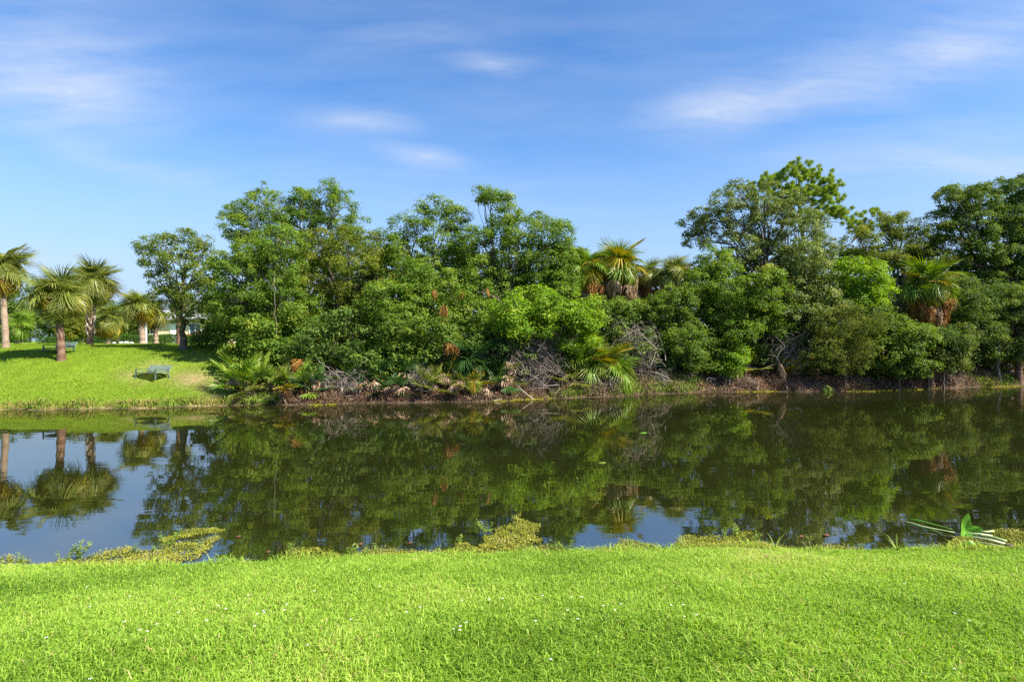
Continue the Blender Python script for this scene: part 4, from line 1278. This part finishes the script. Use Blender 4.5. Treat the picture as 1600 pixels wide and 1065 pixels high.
# ------------------------------------------------------------------ left background: hedges, trees, house
def hedge(label, x0, x1, D, h, seed):
    rng = np.random.default_rng(seed)
    a, b = G(x0, D), G(x1, D)
    L = b[0] - a[0]
    c = (a + b) / 2
    n = int(L * 900)
    X = rng.uniform(-.5, .5, n) * L
    s_ = rng.integers(0, 3, n)
    Yl = np.where(s_ == 0, rng.uniform(-.45, .45, n), np.where(s_ == 1, -.45, .45)) + rng.normal(0, .04, n)
    Zl = np.where(s_ == 0, h, rng.uniform(0.02, h, n)) + rng.normal(0, .04, n) + .05 * np.sin(X * 1.7)
    nl = np.stack([rng.normal(0, .4, n), np.where(s_ == 1, -1, np.where(s_ == 2, 1, 0)) + rng.normal(0, .4, n), (s_ == 0) * 1.0 + .5], 1)
    e = empty('clipped_hedge', c, label, 'hedge', 'clipped hedges along the back of the lawn')
    mb = MB()
    mb.leaves(np.stack([X, Yl, np.maximum(Zl, .01)], 1), nl, .10, .06, rng)
    mb.build('foliage', M['hedge'], e)
    mb = MB()
    for x in np.arange(-L / 2 + .2, L / 2, .5):
        mb.tube(np.array([[x, 0, -.1], [x + rng.normal() * .05, rng.normal() * .1, h * .9]]), [.03, .015], 5)
    mb.build('stem', M['bark'], e)


hedge('short clipped hedge at the left edge behind the leaning palm', -30, 42, 44, .62, 1)
hedge('clipped hedge behind the half-hidden bench', 64, 134, 45, .5, 2)
hedge('long clipped hedge running in front of the cream house', 146, 350, 46, .62, 3)

BG = 'trees behind the lawn at left'
for k, (lab, px, D, lobes, mat, lf) in enumerate([
    ('dark tree behind the left edge of the lawn', 20, 60, [(-10, 470, 30, 26), (30, 470, 26, 24), (20, 500, 40, 22), (-30, 500, 34, 26)], 'oak_dark', .2),
    ('dark tree behind the crown of the drooping palm', 75, 62, [(70, 488, 26, 20), (95, 478, 24, 22), (62, 510, 30, 16), (100, 508, 26, 18)], 'oak_dark', .2),
    ('dark tree between the stubbly palm and the orange-brown palm', 150, 62, [(135, 485, 22, 20), (160, 490, 22, 22), (150, 512, 30, 18), (185, 505, 20, 22)], 'oak_dark', .2),
    ('dark tree behind the leaning whitish trunk', 205, 60, [(200, 490, 20, 18), (215, 500, 22, 18), (198, 515, 24, 14)], 'oak_dark', .2),
    ('bright green tree to the left of the cream house', 232, 66, [(226, 500, 16, 14), (242, 502, 14, 11), (224, 514, 14, 8)], 'oak_bright', .17),
    ('pale olive tree in front of the right end of the cream house', 318, 50, [(308, 490, 14, 10), (322, 484, 14, 13), (334, 500, 13, 16), (342, 518, 13, 12), (325, 505, 9, 8)], 'oak_olive', .14),
    ('tree in the gap between the young oak and the thicket', 350, 60, [(345, 515, 20, 14), (370, 505, 22, 20), (395, 500, 24, 24)], 'oak_dark', .18)]):
    tree('background_tree', lab, 'tree', BG, px, D, lobes, mat, leaf=(lf, lf * .6), dens=1.3, clump=.6, per=90, tr=.18, seed=500 + k, twigs=3)
tree('yellow_shrub', 'yellow-green shrub between the drooping palm and the stubbly palm', 'shrub', None, 118, 36,
     [(108, 512, 12, 12), (124, 505, 14, 14), (118, 522, 18, 9), (132, 518, 10, 10)], 'yellow_shrub', leaf=(.22, .06), dens=1.1, clump=.35, per=70, tr=.05, seed=520, part=('stem', 'branch', 'foliage'))
tree('rust_shrub', 'rust-orange rounded shrub in front of the cream house', 'shrub', None, 304, 56,
     [(304, 524, 8, 7), (298, 528, 6, 5), (310, 528, 6, 5)], 'rust_shrub', leaf=(.14, .08), dens=1.4, clump=.3, per=70, tr=.05, seed=521, part=('stem', 'branch', 'foliage'))
tree('garden_shrub', 'round green shrub in front of the left end of the cream house', 'shrub', None, 259, 54,
     [(252, 529, 8, 5), (260, 528, 7, 6)], 'shrub', leaf=(.14, .08), dens=1.4, clump=.3, per=70, tr=.05, seed=522, part=('stem', 'branch', 'foliage'))


def house():
    D = 64.0
    b = G(292, D)
    e = empty('cream_house', b, 'low cream house with pale roof seen behind the hedge and young oak', 'house')
    L, H, dp = 9.6, 2.35, 6.0
    mb = MB()
    mb.box((0, 0, H / 2 - .2), (L, dp, H + .4))
    mb.build('wall', M['wall'], e)
    mb = MB()
    o_ = .5
    x0, x1, y0, y1 = -L / 2 - o_, L / 2 + o_, -dp / 2 - o_, dp / 2 + o_
    V = np.array([[x0, y0, H], [x1, y0, H], [x1, y1, H], [x0, y1, H], [x0 + 3, 0, H + 1.25], [x1 - 3, 0, H + 1.25], [x0, y0, H + .16], [x1, y0, H + .16], [x1, y1, H + .16], [x0, y1, H + .16]])
    mb.add(V, [[0, 3, 2, 1], [0, 1, 7, 6], [1, 2, 8, 7], [2, 3, 9, 8], [3, 0, 6, 9], [6, 7, 5, 4], [8, 9, 4, 5]], [[7, 8, 5], [9, 6, 4]])
    mb.build('roof', M['roof'], e)
    for x in (-2.2, 2.6):
        mb = MB()
        for (cx, cz, sx, sz) in ((0, .55, 1.3, .08), (0, -.55, 1.3, .08), (-.61, 0, .08, 1.02), (.61, 0, .08, 1.02), (0, 0, .05, 1.02)):
            mb.box((x + cx, -dp / 2 - .03, 1.45 + cz), (sx, .08, sz))
        f = mb.build('window', M['white'], e)
        mb = MB()
        mb.box((x, -dp / 2 - .012, 1.45), (1.14, .02, 1.02))
        mb.build('pane', M['glass'], f)
    mb = MB()
    mb.box((.4, -dp / 2 - .02, 1.0), (.95, .06, 2.05))
    mb.build('door', M['white'], e)


house()
b = G(228, 44)
mb = MB()
mb.tube(np.array([b + [0, 0, -.2], b + [0, 0, 1.0], b + [0, 0, 2.1]]), [.10, .085, .075], 10)
tag(mb.build('grey_pole', M['pole'], None, origin=b, smooth=True), 'slim grey pole between two cabbage palms', 'pole')
for k, (px, s_, lab) in enumerate([(178, .10, 'leftmost white stone in front of the long hedge'), (189, .13, 'second white stone from the left before the long hedge'), (197, .15, 'large white stone of the row before the long hedge'), (206, .11, 'rightmost white stone in front of the long hedge')]):
    rng = np.random.default_rng(600 + k)
    b = G(px, 43.5)
    u, v = np.meshgrid(np.linspace(0, 2 * math.pi, 11)[:-1], np.linspace(.05, math.pi - .05, 7))
    rr = s_ * (1 + .22 * np.sin(3 * u + k) * np.sin(2 * v) + .08 * rng.normal(size=u.shape))
    V = np.stack([rr * np.sin(v) * np.cos(u) * 1.5, rr * np.sin(v) * np.sin(u), rr * np.cos(v) * .62 + s_ * .3], -1).reshape(-1, 3)
    q = [[i * 10 + j, i * 10 + (j + 1) % 10, (i + 1) * 10 + (j + 1) % 10, (i + 1) * 10 + j] for i in range(6) for j in range(10)]
    mb = MB()
    mb.add(V + b, q)
    tag(mb.build('white_stone', M['stone'], None, origin=b, smooth=True), lab, 'stone', 'white stones before the hedge')

# ------------------------------------------------------------------ near waterline: floating mats, weeds, taro
def WP(px, py):
    D = F * HC / (py - CY)
    return np.array([(px - CX) / F * D, D])


def inside(poly, X, Y):
    r = np.zeros(len(X), bool)
    n = len(poly)
    for i in range(n):
        x1, y1 = poly[i]
        x2, y2 = poly[(i + 1) % n]
        c = ((y1 > Y) != (y2 > Y)) & (X < (x2 - x1) * (Y - y1) / (y2 - y1 + 1e-12) + x1)
        r ^= c
    return r


def floating_mat(label, outline, seed, dens=6500, thick=.025, mat='mat', holes=.35):
    rng = np.random.default_rng(seed)
    poly = np.array([WP(*q) for q in outline])
    lo, hi = poly.min(0), poly.max(0)
    n = int((hi[0] - lo[0]) * (hi[1] - lo[1]) * dens * 1.6)
    X, Y = rng.uniform(lo[0], hi[0], n), rng.uniform(lo[1], hi[1], n)
    wx_ = X + .06 * np.sin(Y * 9 + seed) + .03 * np.sin(Y * 23 + X * 7)
    wy_ = Y + .05 * np.sin(X * 8 + seed) + .03 * np.sin(X * 19 - Y * 5)
    k = inside(poly, wx_, wy_)
    ph = np.sin(X * 11 + 2 * np.sin(Y * 7 + seed)) * np.sin(Y * 13 + 2 * np.sin(X * 6))
    k &= rng.random(n) < np.clip(1.0 - holes + .9 * ph + .4, .05, 1)
    X, Y, ph = X[k], Y[k], ph[k]
    Z = np.maximum(ground(X, Y), 0) + rng.random(len(X)) ** 2 * thick * (1 + .6 * ph) + .003
    nl = np.stack([rng.normal(0, .5, len(X)), rng.normal(0, .5, len(X)), np.ones(len(X))], 1)
    c = np.array([poly[:, 0].mean(), poly[:, 1].mean(), 0.0])
    mb = MB()
    mb.leaves(np.stack([X, Y, Z], 1), nl, rng.uniform(.012, .034, len(X)), rng.uniform(.005, .012, len(X)), rng, tint=np.clip(.1 + .7 * rng.random(len(X)) + .2 * ph, 0, 1))
    tag(mb.build('floating_weed_mat', M[mat], None, origin=c), label, 'weed mat', 'floating weed mats along the near shore')


floating_mat('long pointed weed mat at the left, ending in a spit', [(60, 892), (100, 876), (160, 862), (190, 857), (230, 856), (265, 851), (300, 847), (352, 838), (345, 846), (318, 861), (292, 880), (280, 892)], 1)
floating_mat('thin brown streak of weed floating off the pointed mat', [(255, 840), (275, 829), (310, 825), (350, 826), (345, 831), (300, 836), (280, 843), (262, 846)], 2, dens=9000, thick=.012, holes=.0)
floating_mat('thin weed mat at the far left corner of the shore', [(-20, 893), (-20, 870), (15, 868), (40, 876), (60, 884), (60, 893)], 3, dens=4000)
floating_mat('small weed mat left of centre by the lawn', [(415, 884), (440, 868), (480, 858), (525, 857), (535, 866), (530, 880)], 4)
floating_mat('narrow weed fringe between the two larger central mats', [(600, 878), (622, 864), (655, 859), (670, 864), (675, 876)], 5, dens=5000)
floating_mat('ragged yellow weed mat jutting out at the centre', [(690, 876), (703, 848), (718, 842), (728, 848), (735, 858), (752, 848), (780, 832), (770, 828), (788, 820), (806, 814), (815, 802), (822, 812), (843, 816), (835, 826), (846, 834), (848, 845), (812, 848), (806, 862), (802, 876)], 6)
floating_mat('yellow weed mat right of centre beside the sky reflection', [(915, 872), (925, 856), (940, 852), (965, 852), (985, 844), (1010, 845), (1030, 856), (1050, 868)], 7)
floating_mat('rounded weed mat bulging from the shore at right of centre', [(1045, 870), (1060, 848), (1085, 838), (1125, 840), (1140, 832), (1172, 833), (1180, 842), (1200, 848), (1215, 862), (1210, 872)], 8, thick=.05)
floating_mat('golden weed mat under the fallen taro at right', [(1470, 872), (1478, 850), (1500, 840), (1530, 832), (1560, 828), (1600, 830), (1640, 832), (1640, 872)], 9)
floating_mat('small loose weed scraps off the rounded mat', [(1240, 842), (1262, 838), (1275, 843), (1262, 846)], 10, dens=2000, thick=.01, holes=.5)


def weed_parts(seed, h):
    rng = np.random.default_rng(seed)
    st, lf = MB(), MB()
    for s_ in range(int(rng.integers(2, 4))):
        d = np.array([rng.normal() * .35, rng.normal() * .35, 1.0])
        L = h * rng.uniform(.6, 1.0)
        pts = np.array([[0, 0, -.04], d * L * .5, d * L + [rng.normal() * .02, rng.normal() * .02, 0]])
        st.tube(pts, [.004, .003, .0018], 5)
        for f_ in np.linspace(.25, 1, 6):
            c0 = d * L * f_
            for a in rng.random(3) * 6.283:
                ax = np.array([math.cos(a), math.sin(a), .45 * (1 if f_ < .9 else 2)])
                l_ = rng.uniform(.03, .055) * (1.15 - .4 * f_) * (h / .14)
                lf.leaves((c0 + nrm(ax) * l_ * .5)[None], np.array([[-math.cos(a) * .4, -math.sin(a) * .4, 1]]), l_, l_ * .32, rng, axis=ax[None])
    return st.mesh('stem', M['weed']), lf.mesh('foliage', M['weed'])


def reed_parts(seed, h):
    rng = np.random.default_rng(seed)
    st, lf = MB(), MB()
    for k in range(9):
        a = rng.random() * 6.283
        L = h * rng.uniform(.6, 1.1)
        d = np.array([math.cos(a) * .5, math.sin(a) * .5, 1.0])
        t_ = np.linspace(0, 1, 5)
        pts = d * (t_ * L)[:, None] + np.stack([math.cos(a) * .3 * L * t_ ** 2, math.sin(a) * .3 * L * t_ ** 2, -.25 * L * t_ ** 3], 1)
        w = .006 * np.array([.8, 1, .8, .5, .05])
        s_ = np.array([-math.sin(a), math.cos(a), 0])
        V = np.stack([pts + s_ * w[:, None], pts - s_ * w[:, None]], 1).reshape(-1, 3)
        lf.add(V, [[2 * i, 2 * i + 1, 2 * i + 3, 2 * i + 2] for i in range(4)], tint=rng.random())
    st.tube(np.array([[0, 0, -.05], [0, 0, .02], [0, 0, .05]]), [.01, .01, .006], 6)
    return st.mesh('stem', M['weed']), lf.mesh('foliage', M['weed'])


WV = [weed_parts(s_, h) for s_, h in ((1, .14), (2, .14), (3, .14))] + [reed_parts(s_, .16) for s_ in (5, 6)]
for k, (px, py, v, s_, lab) in enumerate([
    (35, 884, 0, .9, 'sparse green weed in the left corner of the near shore'), (122, 874, 1, 1.5, 'tall pale green weed standing in the sky reflection at left'),
    (100, 880, 2, .9, 'low weed left of the tall pale one'), (262, 856, 2, 1.2, 'bushy weed on the pointed mat'), (240, 864, 1, .7, 'small weed behind the bushy one on the pointed mat'),
    (330, 884, 3, .8, 'grass tuft in the dark water below the pointed spit'), (372, 882, 3, .9, 'grass tuft left of the small central-left mat'), (455, 868, 0, 1.0, 'leafy weed on the small mat left of centre'),
    (548, 872, 1, 1.1, 'weed with two leaf whorls left of centre'), (568, 874, 2, .8, 'little star-leaved weed left of centre'), (588, 876, 0, .8, 'low star-leaved weed right of its pair, left of centre'),
    (684, 872, 4, .7, 'sparse reed left of the ragged yellow mat'), (717, 850, 1, .8, 'weed sprouting at the left lobe of the ragged mat'), (764, 836, 2, 1.2, 'weed standing alone in the water beside the ragged mat'),
    (815, 872, 0, .8, 'low weed at the right foot of the ragged mat'), (866, 868, 1, 1.0, 'leafy weed right of the ragged mat'), (885, 869, 2, .9, 'spreading weed between the ragged mat and the sky reflection'),
    (986, 856, 0, .8, 'weed at the edge of the sky reflection'), (1030, 868, 4, .8, 'dry reed left of the rounded mat'), (1072, 858, 4, 1.2, 'dry reed at the left end of the rounded mat'),
    (1132, 842, 0, .8, 'weed on top of the rounded mat'), (1150, 838, 1, 1.2, 'tallest weed leaning over the rounded mat'), (1178, 846, 2, .9, 'weed on the right shoulder of the rounded mat'),
    (1212, 860, 3, 1.3, 'arching grass tuft right of the rounded mat'), (1270, 868, 3, .9, 'small grass tuft in the dark water right of the rounded mat'), (1345, 866, 0, .7, 'low weed before the dark water at right'),
    (1402, 868, 3, 1.2, 'grass tuft left of the golden mat'), (210, 866, 0, .8, 'weed in the middle of the pointed mat')]):
    q = WP(px, py)
    z = max(float(ground(q[0], q[1])), 0)
    e = empty('water_weed', (q[0], q[1], z), lab, 'weed', 'weeds along the near shore', RNG.random() * 6.28)
    e.scale = (s_, s_, s_)
    link('stem', WV[v][0], e)
    link('foliage', WV[v][1], e)


def taro():
    rng = np.random.default_rng(77)
    q = WP(1490, 832)
    b = np.array([q[0], q[1], .03])
    e = empty('fallen_taro', b, 'fallen taro plant with one upright heart-shaped leaf and pale stalks in the water', 'plant')

    def rel(px, py, z=.02):
        w = WP(px, py + z * F / (F * HC / (py - CY)) * 1.0)
        return np.array([w[0] - b[0], w[1] - b[1], z - b[2]])

    # upright leaf: arrow-heart outline, slightly cupped, real thickness from a second skin
    out_ = np.array([(0, .20), (.028, .165), (.045, .11), (.058, .085), (.10, .082), (.128, .07), (.13, .05), (.112, .02), (.085, -.02), (.06, -.045), (.03, -.05), (.005, -.04), (-.025, -.03), (-.033, .0), (-.03, .05), (-.036, .10), (-.028, .16)])
    c0 = np.array([.02, .04])
    for name, sc, loc, ry, flip in (('leaf', 1.35, rel(1505, 835), .25, 1), ('curled_leaf', .85, rel(1522, 850), -2.3, -1)):
        rings = [c0 + (out_ - c0) * f_ for f_ in (.02, .5, 1.0)]
        mb = MB()
        n = len(out_)
        for side in (0, 1):
            V = []
            for f_, r_ in zip((.02, .5, 1.0), rings):
                rad = np.linalg.norm(r_ - c0, axis=1)
                y = -.5 * rad ** 1.2 * flip * (1 if name == 'leaf' else 2.2) + side * .003 + .006 * np.sin(np.arange(n) * 2.1) * f_
                V.append(np.stack([r_[:, 0], y, r_[:, 1]], 1))
            V = np.concatenate(V) * sc
            c_, s_ = math.cos(ry), math.sin(ry)
            V = V @ np.array([[c_, 0, s_], [0, 1, 0], [-s_, 0, c_]]) if name != 'leaf' else V
            q_ = [[k * n + i, k * n + (i + 1) % n, (k + 1) * n + (i + 1) % n, (k + 1) * n + i] for k in range(2) for i in range(n)]
            mb.add(V + loc, q_, tint=np.clip(.35 + .3 * np.concatenate([np.zeros(n), np.full(n, .5), np.full(n, 1)]) + rng.normal(0, .06, 3 * n), 0, 1))
        mb.build(name, M['taro'], e, smooth=True)
    for pts, r in [([rel(1515, 828), rel(1540, 830, .05), rel(1552, 829, .03)], .016), ([rel(1518, 834, .03), rel(1550, 838, .05), rel(1573, 845, .03)], .017),
                   ([rel(1520, 838, .04), rel(1548, 843, .05), rel(1570, 849, .02)], .019), ([rel(1525, 845), rel(1550, 850, .03), rel(1572, 855, .02)], .013), ([rel(1512, 832, .05), rel(1530, 833, .06), rel(1550, 836, .04)], .012),
                   ([rel(1535, 852), rel(1560, 858), rel(1590, 856)], .010)]:
        a = np.array(pts)
        k = np.linspace(0, 2, 8)
        path = np.stack([np.interp(k, [0, 1, 2], a[:, i]) for i in range(3)], 1)
        mb = MB()
        mb.tube(path, np.linspace(r * .5, r * .9, 8), 8, tint=np.clip(rng.uniform(.3, .9) + rng.normal(0, .05, 8), 0, 1))
        mb.build('stalk', M['stalk'], e, smooth=True)
    for pts, w, m_ in [([rel(1412, 813), rel(1440, 822, .03), rel(1492, 831, .02)], .035, 'stalk'), ([rel(1420, 809), rel(1450, 816, .04), rel(1488, 826, .03)], .022, 'taro'), ([rel(1455, 826), rel(1470, 832, .01), rel(1478, 837, .01)], .010, 'stalk')]:
        a = np.array(pts)
        k = np.linspace(0, 2, 9)
        path = np.stack([np.interp(k, [0, 1, 2], a[:, i]) for i in range(3)], 1)
        mb = MB()
        mb.tube(path, w * np.array([.1, .5, .8, .8, .75, .6, .5, .4, .35]) * .5, 7, tint=.5)
        mb.build('floating_leaf_blade', M[m_], e, smooth=True)
    mb = MB()
    a = np.array([rel(1470, 828), rel(1490, 834), rel(1500, 838)])
    mb.tube(np.array([rel(1574, 852), rel(1580, 855, .03), rel(1590, 858, .02)]), [.03, .04, .02], 8)
    mb.build('root_base', M['bark'], e, smooth=True)


taro()
for k, (px, py, L, mt, lab) in enumerate([(1005, 676, .30, 'taro', 'pale lily pad floating alone in mid pond'), (940, 723, .26, 'weed', 'green leaf floating below and left of the lily pad'), (372, 838, .10, 'litter', 'brown leaf floating off the pointed spit'),
                                          (418, 862, .08, 'litter', 'brown leaf floating left of the small mat'), (1252, 838, .10, 'litter', 'tan leaf floating right of the rounded mat'), (1290, 836, .12, 'litter', 'second tan leaf floating further right of the rounded mat'), (562, 850, .10, 'litter', 'brown leaf floating left of the ragged mat'), (640, 848, .09, 'litter', 'brown leaf floating before the narrow fringe')]):
    q = WP(px, py)
    rng = np.random.default_rng(700 + k)
    n = 12
    a = np.arange(n) / n * 2 * math.pi
    r = L * .33 * (1 + .08 * rng.normal(size=n)) * np.where((a > 0) & (a < .4), .4, 1)
    V = np.concatenate([np.stack([np.cos(a) * r, np.sin(a) * r * .55, .012 + .006 * np.sin(a * 2)], 1), np.stack([np.cos(a) * r, np.sin(a) * r * .55, .006 + 0 * a], 1), [[0, 0, .008]], [[0, 0, .004]]])
    mb = MB()
    mb.add(V, [[i, (i + 1) % n, n + (i + 1) % n, n + i] for i in range(n)], [[i, (i + 1) % n, 2 * n] for i in range(n)] + [[n + (i + 1) % n, n + i, 2 * n + 1] for i in range(n)], tint=.35)
    o = mb.build('floating_leaf', M[mt], None)
    o.location = (q[0], q[1], 0)
    o.rotation_euler = (0, 0, rng.random() * .6)
    tag(o, lab, 'leaf', 'leaves floating on the pond')
